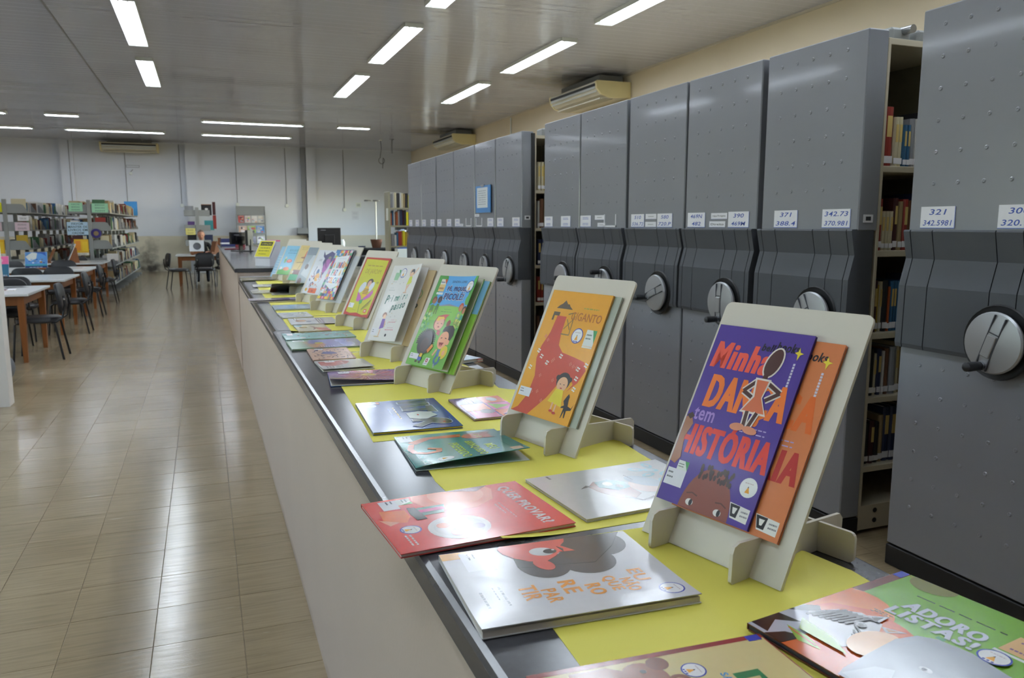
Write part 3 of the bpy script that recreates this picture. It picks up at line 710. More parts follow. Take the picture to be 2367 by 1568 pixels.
# open aisle beside units two and seven: steel shelves full of books facing the aisle
def aisle_shelves(cab, yface, y_far, levels, cols, x0, x1, where, group, xpost=2.837, yy=0):
    """shelves inside one unit, spines facing -y; levels = tops of the boards"""
    ox = 2.72; oy = cab.location.y
    F = MB
    yf = yface - oy; yb = y_far - oy
    for x in (xpost, x1 + .02):
        F().cbox(x - ox, x + .017 - ox, yf, yf + .03, 0.02, 2.285, .002).build('upright', M_beige, cab)
        F().box(x - ox, x + .017 - ox, yb - .03, yb, 0.02, 2.285).build('upright', M_beige, cab)
    F().box(xpost - ox, x1 + .04 - ox, yb - .012, yb - .008, .1, 2.27).build('back_sheet', M_shelf2, cab)
    F().box(.115, .119, yf + .02, yb, .02, 2.28).build('side_sheet', M_shelf2, cab)
    F().box(x1 + .021 - ox, x1 + .025 - ox, yf + .02, yb, .02, 2.28).build('side_sheet', M_shelf2, cab)
    F().box(x1 + .06 - ox, 3.7, yf + .005, yb, .05, 2.27).build('shelf_body', M_beige, cab)
    for z in levels + [2.285]:
        F().cbox(xpost + .017 - ox, x1 + .02 - ox, yf + .004, yb - .01, z - .028, z, .002).build('shelf_board', M_beige, cab)
    F().box(xpost + .017 - ox, x1 + .02 - ox, yf + .006, yb - .01, .02, .14).build('plinth', M_beige, cab)
    hl = F()
    for zz in (.06, .11): hl.lathe([(.001, 0), (.012, 0), (.012, .003), (.001, .003)], 10, Matrix.Translation((xpost + .11 - ox, yf + .0062, zz)) @ Matrix.Rotation(PI / 2, 4, 'X'))
    hl.build('plinth_holes', M_kick, cab, kind='stuff')
    LV = ['top', 'second', 'third', 'fourth', 'fifth', 'sixth']
    for li, z in enumerate(levels):
        x = xpost + .052; k = 0
        spec = cols.get(li, [])
        while x < x1 - .02:
            if k < len(spec): c, th, ht = spec[k]
            else: c = random.choice(['red', 'dark red', 'cream', 'black', 'blue', 'brown', 'grey', 'navy', 'tan', 'green']); th = random.uniform(.025, .05); ht = random.uniform(.20, .27)
            if c is None: break
            if x + th > x1: break
            put_book(c, (x + th / 2, yface + .035 + random.uniform(0, .012), z), th * .97, .19, ht, 0,
                     '%s book, %s from the left, %s shelf of the %s' % (c, ORD[k], LV[li], where), group, 0, True, k < 8 and c in ('red', 'dark red', 'cream', 'blue', 'navy'))
            x += th + .001; k += 1
g1 = {0: [('red', .058, .265), ('cream', .029, .222), ('cream', .03, .224), ('blue', .02, .19), ('blue', .02, .19), ('grey', .026, .22), ('white', .02, .22), ('black', .04, .25)],
      1: [('red', .024, .235), ('cream', .022, .18), ('cream', .022, .18), ('cream', .022, .18), ('dark red', .026, .24), ('tan', .024, .225), ('red', .03, .235), ('brown', .03, .23), ('navy', .04, .26)],
      2: [('dark red', .024, .24), ('yellow', .014, .22), ('cream', .018, .235), ('black', .03, .24), ('orange', .014, .21), ('blue', .02, .235), ('blue', .02, .235), ('blue', .02, .235), ('blue', .02, .235), ('blue', .02, .235), ('blue', .02, .235), ('black', .03, .23)],
      3: [('black', .03, .22), ('cream', .02, .2), ('navy', .026, .22), ('white', .018, .21), ('brown', .026, .22)],
      4: [('black', .03, .2), ('dark red', .03, .21), ('black', .03, .2)]}
aisle_shelves(cab2, 2.742, 3.375, [1.735, 1.355, .975, .67, .335], g1, 2.85, 3.34, 'nearer open aisle', 'books in the nearer open aisle')
g2 = {0: [('cream', .03, .26), ('cream', .03, .26), ('yellow', .026, .24), ('orange', .03, .23)], 1: [('white', .02, .25), ('brown', .045, .27), ('tan', .03, .26), ('blue', .03, .25)],
      2: [('navy', .04, .24), ('navy', .03, .24), ('black', .03, .2)], 3: [('red', .035, .24), ('red', .03, .23), ('dark red', .03, .22)], 4: [('brown', .03, .22)]}
aisle_shelves(cab7, 6.765, 7.425, [1.79, 1.445, 1.10, .75, .40], g2, 2.90, 3.18, 'second open aisle', 'books in the second open aisle', 2.852)
MB().cbox(.092, .128, -.70, -.66, 0.02, 2.30, .003).build('rubber_buffer', M_kick, cab7)
for cab_, xs in ((cab2, (3.0, 3.16, 3.34)), (cab7, (3.02, 3.14))):     # rail brackets on top
    oy = cab_.location.y
    for x in xs:
        yv = (2.85 if cab_ is cab2 else 6.86) - oy
        b_ = MB().cbox(x - 2.72 - .06, x - 2.72 + .06, yv - .02, yv + .12, 2.285, 2.36, .012).build('top_bracket', M_shelf, cab_)
        MB().tube([(x - 2.72 + .015, yv - .07, 2.345), (x - 2.72 + .015, yv + .10, 2.345)], .019, 12).build('rail_roller', M_chrome, b_, smooth=True)

# ------------------------------------------------------------------ bookcase at the far end of the grey units
fs = thing('bookcase', 'olive steel bookcase with mixed books at the far end of the grey units', 'bookcase', (2.86, 13.0, 0))
for x in (0, .92): MB().cbox(x, x + .035, 0, .3, 0, 2.02, .002).build('upright', M_shelf2, fs)
FL = [1.76, 1.47, 1.13, .80, .45, .1]
for z in FL: MB().cbox(.035, .92, .005, .295, z - .03, z, .002).build('shelf_board', M_shelf2, fs)
MB().box(-.012, 0, .02, .12, 1.55, 1.75).build('side_notice', M_lampw, fs)
fc = {0: [('grey', .045, .22), ('white', .022, .25), ('cream', .04, .25), ('black', .05, .24), ('white', .03, .25), ('cream', .03, .24), ('tan', .03, .23), ('black', .05, .24)],
      1: [('orange', .025, .2), ('blue', .025, .24), ('white', .02, .25), ('brown', .025, .2), ('orange', .025, .22), ('grey', .03, .24), ('navy', .05, .26), ('dark red', .02, .25), ('black', .04, .25)],
      2: [('grey', .06, .2), ('white', .035, .18), ('blue', .03, .22), ('red', .06, .24), ('yellow', .02, .23), ('bright yellow', .03, .25)]}
for li, z in enumerate(FL[:3]):
    x = .04; k = 0
    while x < .6:
        sp = fc[li]
        c, th, ht = sp[k] if k < len(sp) else (random.choice(CL), random.uniform(.025, .05), random.uniform(.19, .25))
        put_book(c, (2.86 + x + th / 2, 13.03, z), th * .97, .19, ht, 0, '%s book, %s from the left on the %s shelf of the olive bookcase' % (c, ORD[k], ['top', 'second', 'third'][li]), 'books in the olive bookcase', 0, False)
        x += th + .001; k += 1

# ------------------------------------------------------------------ left shelving rows (double sided, running away from the camera)
def put_sign(name, label, x, y, z, w, h, bg, lines, ink='#30353c', cat='sign', tilt=0):
    t = thing(name, label, cat, (x, y, z))
    a = Art(w, h, bg)
    for k, s in enumerate(lines):
        n = len(lines); yc = 1 - (k + .6) / (n + .2)
        if s == '~': a.scrib(.2, yc - .25 / n, .8, yc + .25 / n, ink); continue
        ww = min(.45, .055 * len(s)); a.text(s, .5 - ww, yc - .32 / n, .5 + ww, yc + .32 / n, ink, bold=.01)
    sheet('card', t, frame((0, 0, 0), (1, 0, 0), (0, 0, 1)), w, h, a, .002)
    return t
SHZ = [1.74, 1.375, .99, .61, .22]
def shelf_row(xc, y0, nb, label, sides=(1, -1)):
    t = thing('shelving_row', label, 'shelf', (xc, y0, 0), 0, 'double sided grey book shelves'); bl = .93
    for k in range(nb + 1):
        y = k * bl
        MB().cbox(-.035, .035, y - .03, y + .03, 0, 2.0, .003).build('post', M_shelf, t)
        MB().box(-.42, .42, y - .025, y + .025, 0, .06).build('foot', M_shelf, t)
    for s in sides:
        for z in SHZ:
            for k in range(nb):
                MB().cbox(min(s * .04, s * .40), max(s * .04, s * .40), k * bl + .02, k * bl + bl - .02, z - .025, z, .002).build('shelf_board', M_shelf, t)
            e = MB()
            Mx = Matrix(((1, 0, 0, 0), (0, 0, 1, 0), (0, 1, 0, 0), (0, 0, 0, 1)))
            pl = [(s * .03, 0), (s * .40, 0), (s * .40, .05), (s * .33, .17), (s * .28, .185), (s * .03, .185)]
            for k in range(nb + 1):
                MB().prism([(x, zz + z - .02) for x, zz in pl], k * bl - .012 if k else .0, k * bl + .0 if k else .012, Mx).build('end_bracket', M_shelf, t)
    return t
rowA = shelf_row(-2.25, 18.9, 8, 'double sided grey book row nearest the corridor, green signs on its end')
rowB = shelf_row(-3.78, 18.9, 8, 'double sided grey book row second from the corridor, pink signs on its end')
stuffb = MB()
stuff_mats = [BM[c][0] if False else None for c in ()]
SM = [mat('stuffed_spines_' + c.replace(' ', '_') + str(i_), h_, .55) for i_, (c, h_) in enumerate((('red', '#7a2a26'), ('cream', '#cfc6a8'), ('white', '#d6d6d4'), ('white', '#c4c6c8'), ('blue', '#2f5a86'), ('green', '#3f6a48'), ('brown', '#6a4a34'), ('grey', '#8a8c90'), ('cream', '#b8ab88'), ('dark red', '#571c20'), ('black', '#222328'), ('white', '#dedcd4')))]
SERN = ['red', 'cream', 'white', 'white', 'blue', 'green', 'brown', 'grey', 'tan', 'dark red', 'black', 'white']; SERC = [0, 1, 1, 2, 3, 4, 5, 6, 7, 8, 8, 9, 10, 11]
def fill_row(xc, s, y0, nb, nind, rowname, dens, stf):
    """books on one face; the first bay singly, the rest joined"""
    for li, z in enumerate(SHZ):
        k = 0
        for bay in range(nb):
            yb = y0 + bay * .93 + .035; lim = yb + .86 * min(1, random.uniform(.45, 1.25)); y = yb + (random.uniform(0, .2) if bay else 0)
            ser = random.choice(SERC); run = 0
            while y < lim:
                if run <= 0: ser = random.choice(SERC); run = random.randint(1, 7); h0 = random.uniform(.19, .28); t0 = random.uniform(.028, .06)
                run -= 1; th = t0 * random.uniform(.85, 1.15); ht = h0 * random.uniform(.95, 1.03); dpt = random.uniform(.14, .19); xo = xc + s * (.385 - random.uniform(0, .04))
                if y + th > yb + .86: break
                if bay == 0 and k < nind:
                    put_book(SERN[ser], (xo, y + th / 2, z), th * .97, dpt, ht, R(90) * s, '%s book, %s from the near end, %s shelf, %s' % (SERN[ser], ORD[k], ['top', 'second', 'third', 'fourth', 'lowest'][li], rowname), 'books on the left shelving', 0); k += 1
                else:
                    stf.k = ser; stf.box(min(xo, xo - s * dpt), max(xo, xo - s * dpt), y, y + th * .96, z, z + ht)
                y += th
            if y < yb + .8 and nind + bay:
                stf.k = 7; xe = xc + s * .395; stf.box(min(xe, xe - s * .16), max(xe, xe - s * .16), y + .002, y + .006, z, z + .17)
fa = MB(); fb = MB(); fc_ = MB()
fill_row(-2.25, 1, 18.9, 8, 16, 'corridor face of near row', .88, fa)
fill_row(-3.78, 1, 18.9, 8, 13, 'corridor face of second row', .85, fb)
fill_row(-2.25, -1, 18.9, 8, 0, '', .8, fc_)
for mb_, lb in ((fa, 'packed books along the corridor face of the near grey row'), (fb, 'packed books along the inner face of the second grey row'), (fc_, 'packed books on the far face of the near grey row')):
    o = mb_.build('shelved_books', mats=SM); tag(o, lb, 'books', None, 'stuff')
# books lying on their fronts at the row ends
for (c, x, z, w_, h_) in (('green', -2.02, 1.93, .20, .09), ('cream', -3.42, 1.93, .22, .10), ('cream', -3.62, 1.93, .12, .09), ('cream', -1.95, 1.18, .12, .17), ('yellow', -3.42, 1.15, .16, .09)):
    pass
ye = 18.885
put_sign('shelf_sign', 'mint green sign on the near grey row, right of its post', -2.19, ye - .004, 1.74, .31, .19, '#9fd8b4', ['~', '~', '~'])
put_sign('shelf_sign', 'mint green sign on the near grey row, left of its post', -2.62, ye - .004, 1.76, .26, .18, '#9fd8b4', ['~', '~', '~'])
put_sign('shelf_sign', 'light blue sign on the near grey row asking to keep the books in order', -2.68, ye - .006, 1.27, .40, .27, '#aecbe0', ['FAVOR', 'MANTER OS', 'LIVROS EM', 'ORDEM'])
pz = put_sign('poster', 'yellow and orange poster below the light blue sign', -2.57, ye - .006, .84, .27, .34, '#e7b41f', [' '], cat='poster')
pa = Art(.27, .34, '#e7b41f'); pa.rect(0, 0, 1, .16, '#e9e4d4'); pa.rect(.08, .3, .45, .9, '#e08a2c'); pa.rect(.55, .25, .92, .85, '#eec62e'); pa.scrib(.1, .04, .8, .12, '#6b6440')
pa.obj('print', pz, M=frame((0, -.003, 0), (1, 0, 0), (0, 0, 1)), m=M_printm)
put_sign('shelf_sign', 'blank white sheet on the lowest bracket of the near grey row', -1.97, ye - .004, .72, .22, .15, '#eceae6', [' '])
wr_ = thing('wreath', 'purple paper wreath hanging right of the post on the near grey row', 'decoration', (-2.14, ye - .02, 1.30))
MB().lathe([(.055, -.012), (.10, -.012), (.10, .012), (.055, .012), (.055, -.012)], 14, Matrix.Rotation(PI / 2, 4, 'X')).build('ring', mat('purple_crepe', '#3b3176', .8), wr_)
MB().lathe([(.001, 0), (.05, 0), (.05, .008), (.001, .008)], 12, Matrix.Rotation(PI / 2, 4, 'X')).build('centre', mat('wreath_centre', '#8f7a5c', .8), wr_)
put_sign('shelf_sign', 'pale pink sign on the second grey row, right of its post', -3.62, ye - .004, 1.36, .26, .17, '#d8c2cc', ['~', '~'])
put_sign('shelf_sign', 'pale pink sign on the second grey row, left of its post', -4.15, ye - .004, 1.36, .30, .17, '#d8c2cc', ['~', '~'])
put_sign('shelf_sign', 'white tag above the pink sign on the second grey row', -3.56, ye - .004, 1.56, .2, .10, '#e4e3e6', ['~'])
put_sign('shelf_sign', 'bright yellow sign at the top left of the second grey row', -4.15, ye - .004, 1.74, .33, .19, '#d9d414', ['~', '~'])
pz = put_sign('poster', 'yellow and orange poster on the second grey row at the left edge', -4.1, ye - .006, .84, .27, .34, '#e0a81f', [' '], cat='poster')
pa.obj('print', pz, M=frame((0, -.003, 0), (1, 0, 0), (0, 0, 1)), m=M_printm)
for (c, x, z, w_, h_, lb) in (('green', -2.06, 1.74, .24, .27, 'green book facing out at the top of the near grey row'), ('cream', -3.53, 1.74, .26, .27, 'cream book facing out at the top of the second grey row'),
                              ('cream', -1.99, 1.0, .16, .25, 'cream book facing out behind the third bracket of the near grey row'), ('yellow', -3.52, 1.0, .2, .27, 'yellow book facing out behind the third bracket of the second row'),
                              ('red', -2.05, 1.375, .2, .26, 'red book facing out behind the second bracket of the near grey row'), ('dark red', -2.5, 1.0, .2, .26, 'dark red book facing out beside the yellow poster of the near row')):
    put_book(c, (x, ye + .035, z), w_, .03, h_, 0, lb, 'books facing out at the row ends')
bs = thing('blue_sign', 'blue sheet standing on top of the near grey row, far end', 'sign', (-1.98, 25.3, 1.95)); MB().box(-.12, .22, 0, .01, -.2, .2).build('sheet', mat('blue_board', '#3b86c4', .5), bs)

# ------------------------------------------------------------------ tables and chairs
def make_table(x0, x1, y0, y1, label, group='reading tables', h=.75):
    t = thing('reading_table', label, 'table', ((x0 + x1) / 2, (y0 + y1) / 2, 0), 0, group); a = (x1 - x0) / 2; b = (y1 - y0) / 2
    MB().cbox(-a, a, -b, b, h - .028, h, .004).build('tabletop', M_laminate, t)
    for s in (-1, 1):
        MB().box(-a + .11, a - .11, s * (b - .09) - .012, s * (b - .09) + .012, h - .13, h - .028).build('apron', M_wood, t)
        MB().box(s * (a - .09) - .012, s * (a - .09) + .012, -b + .11, b - .11, h - .13, h - .028).build('apron', M_wood, t)
        for q in (-1, 1):
            cx, cy = s * (a - .085), q * (b - .085); m_ = MB()
            v = [(cx + i * w_, cy + j * w_, z) for z, w_ in ((0, .021), (h - .15, .034), (h - .028, .034)) for i, j in ((-1, -1), (1, -1), (1, 1), (-1, 1))]
            m_.add(v, [(3, 2, 1, 0), (8, 9, 10, 11)] + [(r * 4 + k, r * 4 + (k + 1) % 4, r * 4 + 4 + (k + 1) % 4, r * 4 + 4 + k) for r in (0, 1) for k in range(4)]); m_.build('leg', M_wood, t)
    return t
make_table(-4.3, -1.78, 9.62, 10.92, 'white topped wooden table nearest the camera, magazines on its corner')
make_table(-4.3, -1.77, 11.95, 13.30, 'white topped wooden table second from the camera')
make_table(-4.3, -1.79, 14.38, 15.75, 'white topped wooden table with the blue picture book on a stand')
make_table(-4.3, -1.86, 17.05, 18.35, 'white topped wooden table in front of the grey book rows')

def make_chair():
    t = thing('chair', 'black chair', 'chair')
    def pad(w, d, th, n=3, crown=.012):
        bm = bmesh.new(); P_ = rrect(-w / 2, w / 2, -d / 2, d / 2, min(w, d) * .32, 5); k = len(P_)
        rings = [(.94, -th), (1, -th * .8), (1, -th * .25), (.93, 0), (.5, crown)]
        vs = [[bm.verts.new((x * s, y * s, z)) for x, y in P_] for s, z in rings]
        for a, b in zip(vs, vs[1:]):
            for i in range(k): bm.faces.new((a[i], a[(i + 1) % k], b[(i + 1) % k], b[i]))
        bm.faces.new(vs[0][::-1]); bm.faces.new(vs[-1]); return bm
    def fin(bm, name, m, M_):
        bm.transform(M_); me = bpy.data.meshes.new(name); bm.to_mesh(me); bm.free(); me.materials.append(m); shade_auto(me, 50); return link(name, me, t)
    fin(pad(.44, .42, .055), 'seat', M_chair, Matrix.Translation((0, 0, .465)))
    bb = pad(.42, .34, .04)
    for v in bb.verts: v.co.z += .35 * v.co.x * v.co.x * 1.2
    fin(bb, 'backrest', M_chair, Matrix.Translation((0, -.235, .665)) @ Matrix.Rotation(R(-97 + 180), 4, 'X') @ Matrix.Rotation(PI, 4, 'Z'))
    for s in (-1, 1):
        MB().tube([(s * .17, .16, .42), (s * .19, .20, .40), (s * .215, .235, .0)], .012, 8).build('leg', M_tube, t, smooth=True)
        MB().tube([(s * .17, -.14, .42), (s * .19, -.18, .40), (s * .215, -.245, .0)], .012, 8).build('leg', M_tube, t, smooth=True)
        MB().tube([(s * .15, .02, .41), (s * .16, -.19, .415), (s * .17, -.255, .46), (s * .165, -.285, .60), (s * .15, -.275, .70)], .011, 8).build('back_support', M_tube, t, smooth=True)
        MB().tube([(s * .165, -.292, .665), (s * .165, -.275, .665)], .014, 8).build('bolt', M_chrome, t)
    MB().tube([(-.18, .17, .405), (.18, .17, .405)], .010, 8).build('cross_tube', M_tube, t); MB().tube([(-.18, -.15, .405), (.18, -.15, .405)], .010, 8).build('cross_tube', M_tube, t)
    return t
CH = make_chair(); ch_first = True
def put_chair(x, y, face, label):
    """face: direction the sitter looks, degrees from +x"""
    global ch_first
    o = CH if ch_first else copy_tree(CH); ch_first = False
    o.location = (x, y, 0); o.rotation_euler = (0, 0, R(face - 90)); o['label'] = label; o['group'] = 'black padded chairs'; return o
put_chair(-1.76, 9.98, 180, 'black padded chair at the corridor end of the nearest table')
put_chair(-1.78, 12.22, 180, 'black padded chair at the corridor end of the second table')
put_chair(-1.84, 14.38, 180, 'black padded chair at the corridor end of the third table')
put_chair(-1.86, 16.78, 180, 'black padded chair at the corridor end of the table before the book rows')
put_chair(-2.28, 11.66, 90, 'black padded chair tucked under the near side of the second table')
put_chair(-2.54, 13.56, -90, 'black padded chair with a shiny back at the far side of the second table')
put_chair(-2.14, 14.16, 90, 'black padded chair at the near side of the third table')
put_chair(-2.45, 16.76, 90, 'black padded chair below the propped open book stand')
put_chair(-2.52, 18.42, -90, 'black padded chair between the last table and the book rows')
put_chair(-3.28, 16.7, 90, 'black padded chair left of the blue picture book')
put_chair(-2.98, 11.22, -90, 'black padded chair at the far side of the nearest table')
put_chair(-2.25, 10.80, -90, 'black padded chair pushed under the nearest table')
put_chair(-2.12, 8.72, 0, 'black padded chair half hidden behind the white partition')
bl_ = thing('ball', 'dark grey ball on the floor behind the white partition', 'ball', (-1.87, 8.35, 0))
bm = bmesh.new(); bmesh.ops.create_uvsphere(bm, u_segments=24, v_segments=14, radius=.17)
for v in bm.verts: v.co.z = v.co.z * .96 + .1632
me = bpy.data.meshes.new('shell'); bm.to_mesh(me); bm.free(); me.materials.append(M_grey_ball); shade_auto(me, 80); link('shell', me, bl_)
MB().lathe([(.001, .0), (.02, .0), (.02, .006), (.001, .006)], 10, Matrix.Translation((0, 0, .322))).build('valve', M_knob, bl_)

# stands with picture books on the tables
def table_stand(x, y, rz, w, h, label, art, lab2, z=.75, tilt=24):
    t = thing('wooden_stand', label, 'stand', (x, y, z), rz, 'wooden reading stands')
    Mt = Matrix.Rotation(R(-tilt), 4, 'X')
    for s in (-1, 1):
        MB().prism([(-.02, 0), (.20, 0), (.20, .02), (h * .45, h * .8), (h * .38, h * .8)], s * w * .36 - .009, s * w * .36 + .009, Matrix(((0, 0, 1, 0), (1, 0, 0, 0), (0, 1, 0, 0), (0, 0, 0, 1)))).build('side_board', M_wood_d, t)
    MB().box(-w * .45, w * .45, 0, .012, .03, h * .92, Mt).build('back_board', M_wood, t)
    MB().box(-w * .46, w * .46, -.045, 0, .012, .03, Mt).build('ledge', M_wood, t)
    b = thing('picture_book', lab2, 'book', M=t.matrix_basis @ Matrix.Translation((0, 0, .0)) @ Mt @ frame((-w / 2, -.004, .032), (1, 0, 0), (0, 0, 1)))
    b['group'] = 'books propped on wooden stands'
    MB().box(0, w, 0, h, -.002, .006).build('pages', M_pages, b); MB().box(-.002, w + .002, -.002, h + .002, .006, .009).build('cover', M_card, b)
    art.obj('cover_art', b, M=Matrix.Translation((0, 0, .0092)))
    return t
a = Art(.31, .28, '#5d8fc8'); a.rect(0, 0, 1, .16, '#27406e'); a.rect(0, .16, 1, .26, '#4aa0b4'); a.poly([(.02, .72), (.3, .98), (.55, .95), (.5, .6), (.2, .45)], '#d9ddd6'); a.poly([(.5, .95), (.75, .9), (.95, .75), (.9, 1), (.5, 1)], '#3f63b0')
for k in range(9): a.ell(.2 + .08 * k, .45 + .12 * math.sin(k * 2.1), .05, ['#2e4f94', '#86a8d8', '#dfe3e6', '#7a6a4c'][k % 4], .025)
a.ell(.72, .38, .06, '#a58052', .05); a.scrib(.2, .04, .8, .1, '#c5d3e6')
table_stand(-2.545, 14.56, R(3), .31, .28, 'wooden stand on the third table holding the blue picture book', a, 'blue picture book with pale sails propped on the third table')
a = Art(.22, .30, '#3a6c86'); a.rect(0, .62, 1, 1, '#e06a9a'); a.ell(.6, .8, .12, '#f0a6c0'); a.ell(.5, .3, .15, '#cfdde0'); a.scrib(.1, .06, .9, .12, '#e8e8e8')
table_stand(-2.57, 12.20, R(5), .22, .30, 'wooden stand on the second table at the left edge', a, 'pink and teal book propped on the second table at the left edge')
a = Art(.24, .32, '#cfd6da'); a.rect(.06, .05, .94, .95, '#7f97ac'); a.scrib(.2, .7, .8, .85, '#e8e8e8')
table_stand(-2.50, 17.35, R(-78), .24, .36, 'wooden stand seen from its side on the table before the book rows', a, 'pale book leaning on the stand seen from its side')
st_ = thing('wooden_stand', 'second half of the open wooden stand beside the leaning pale book', 'stand', (-2.84, 17.45, .75)); MB().box(-.012, .012, -.10, .10, 0, .30, Matrix.Rotation(R(24), 4, 'Y')).build('board', M_wood, st_); MB().box(-.05, .06, -.09, .09, 0, .015).build('foot', M_wood, st_)
def flat_mag(name, label, x, y, z, w, h, rz, art, cat='magazine', t=.006, group=None):
    o = thing(name, label, cat, (x, y, z), rz, group); MB().box(-w / 2, w / 2, -h / 2, h / 2, 0, t).build('pages', M_pages, o); MB().box(-w / 2 - .001, w / 2 + .001, -h / 2 - .001, h / 2 + .001, t, t + .001).build('cover', M_card, o)
    art.obj('cover_art', o, M=Matrix.Translation((-w / 2, -h / 2, t + .0011))); return o
a = Art(.22, .30, '#e9e6e2'); a.rect(.0, .0, 1, .45, '#d8643c'); a.ell(.5, .6, .2, '#c83f4a'); a.scrib(.1, .85, .9, .93, '#3a3a3a')
flat_mag('magazine', 'orange and white magazine on the nearest table', -2.16, 10.22, .75, .3, .24, .1, a)
a = Art(.22, .30, '#dfe1e2'); a.scrib(.1, .2, .9, .8, '#71757c', 6); flat_mag('magazine', 'grey printed sheet behind the orange magazine on the nearest table', -2.10, 10.66, .75, .22, .3, .4, a, 'paper', .001)
a = Art(.3, .21, '#ece6d2'); a.scrib(.1, .4, .9, .6, '#8a8672'); flat_mag('paper_sheet', 'cream sheet of paper on the third table', -2.1, 15.1, .75, .30, .21, .0, a, 'paper', .001)
a = Art(.3, .21, '#d8d8d4'); a.scrib(.1, .4, .9, .6, '#8a8672'); flat_mag('paper_sheet', 'pale sheet at the corridor end of the table before the rows', -2.05, 17.7, .75, .30, .21, .0, a, 'paper', .001)

# ------------------------------------------------------------------ the reader's table at the back
make_table(-.68, 1.0, 20.6, 21.75, 'wooden table at the back where the reader sits', 'reader table')
put_chair(-.60, 19.98, 15, 'black padded chair at the left end of the reader table')
put_chair(-.02, 20.18, 90, 'black padded chair in front of the reader table, back to the camera')
put_chair(.42, 20.70, 95, 'black padded chair beside the reader table, half hidden by the far counter')
rack_c = put_chair(-.08, 22.28, -90, 'black padded chair under the seated reader')
a = Art(.34, .28, '#dfe3ea'); a.ell(.52, .46, .27, '#34363f', .27)
def small_stand(x, y, rz, w, h, label, art=None, lab2=None):
    t = thing('wooden_stand', label, 'stand', (x, y, .75), rz, 'wooden stands on the reader table')
    for s in (-1, 1): MB().prism([(-.05, 0), (.20, 0), (.20, .05), (h * .25 + .045, h), (h * .25 + .02, h), (.035, .07), (-.05, .06)], s * w * .3 - .03, s * w * .3 + .03, Matrix(((0, 0, 1, 0), (1, 0, 0, 0), (0, 1, 0, 0), (0, 0, 0, 1)))).build('side_board', M_wood_d, t)
    MB().box(-w * .45, w * .45, .0, .012, .02, h, Matrix.Rotation(R(-14), 4, 'X')).build('back_board', M_wood, t)
    if art:
        b = thing('picture_book', lab2, 'book', M=t.matrix_basis @ Matrix.Rotation(R(-14), 4, 'X') @ frame((-art.w / 2, -.004, .085), (1, 0, 0), (0, 0, 1)))
        MB().box(0, art.w, 0, art.h, 0, .008).build('pages', M_pages, b); MB().box(0, art.w, 0, art.h, .008, .010).build('cover', M_card, b); art.obj('cover_art', b, M=Matrix.Translation((0, 0, .0102)))
    return t
small_stand(-.19, 20.88, 0, .34, .34, 'wooden stand on the reader table holding the book with a dark oval', a, 'white book with a dark oval, open towards the camera on the reader table')
small_stand(.15, 21.15, R(-65), .26, .33, 'brown wooden stand seen from behind on the reader table')
a = Art(.3, .21, '#e4e2de'); a.scrib(.1, .3, .9, .7, '#8b8f97', 3); flat_mag('paper_sheet', 'open papers at the left end of the reader table', -.5, 20.95, .75, .30, .25, .1, a, 'paper', .002)
a = Art(.3, .21, '#c9ccd0'); a.scrib(.1, .3, .9, .7, '#6b7079', 3); flat_mag('newspaper', 'grey printed pages at the right of the reader table', .38, 20.85, .75, .36, .26, -.1, a, 'paper', .002)
# the reader
pr = thing('person', 'person with short grey hair in a black top reading at the back table', 'person', (-.08, 22.18, 0))
def skin_mesh(name, pts, edges, rad, m, sub=2, root=0):
    me = bpy.data.meshes.new(name); me.from_pydata(pts, edges, [])
    o = bpy.data.objects.new(name, me); COL.objects.link(o)
    md = o.modifiers.new('s', 'SKIN'); md.use_smooth_shade = True
    for i, r_ in enumerate(rad): me.skin_vertices[0].data[i].radius = r_ if isinstance(r_, tuple) else (r_, r_)
    me.skin_vertices[0].data[root].use_root = True
    sb = o.modifiers.new('u', 'SUBSURF'); sb.levels = sub; sb.render_levels = sub
    dg = bpy.context.evaluated_depsgraph_get(); nm = bpy.data.meshes.new_from_object(o.evaluated_get(dg))
    bpy.data.objects.remove(o); nm.materials.clear(); nm.materials.append(m)
    for p in nm.polygons: p.use_smooth = True
    return nm
# local frame: facing -y (towards the camera); seat at z .47
bp = [(0, .02, .52), (0, .0, .68), (0, -.05, .86), (0, -.09, .99), (0, -.12, 1.06), (0, -.15, 1.13),            # 0-5 pelvis..neck..skull base
      (.17, -.07, .98), (.25, -.20, .80), (.16, -.42, .80), (-.17, -.07, .98), (-.26, -.20, .80), (-.12, -.44, .80),  # arms
      (.10, -.06, .50), (.12, -.42, .50), (.12, -.44, .10), (-.10, -.06, .50), (-.12, -.42, .50), (-.12, -.44, .10), (.12, -.54, .05), (-.12, -.54, .05)]
be = [(0, 1), (1, 2), (2, 3), (3, 4), (4, 5), (3, 6), (6, 7), (7, 8), (3, 9), (9, 10), (10, 11), (0, 12), (12, 13), (13, 14), (0, 15), (15, 16), (16, 17), (14, 18), (17, 19)]
br = [(.15, .11), (.15, .10), (.17, .11), (.12, .08), .052, .05, .062, .046, .034, .062, .046, .034, .085, .062, .044, .085, .062, .044, .04, .04]
link('body', skin_mesh('body', bp, be, br, M_black_cloth, 2), pr)
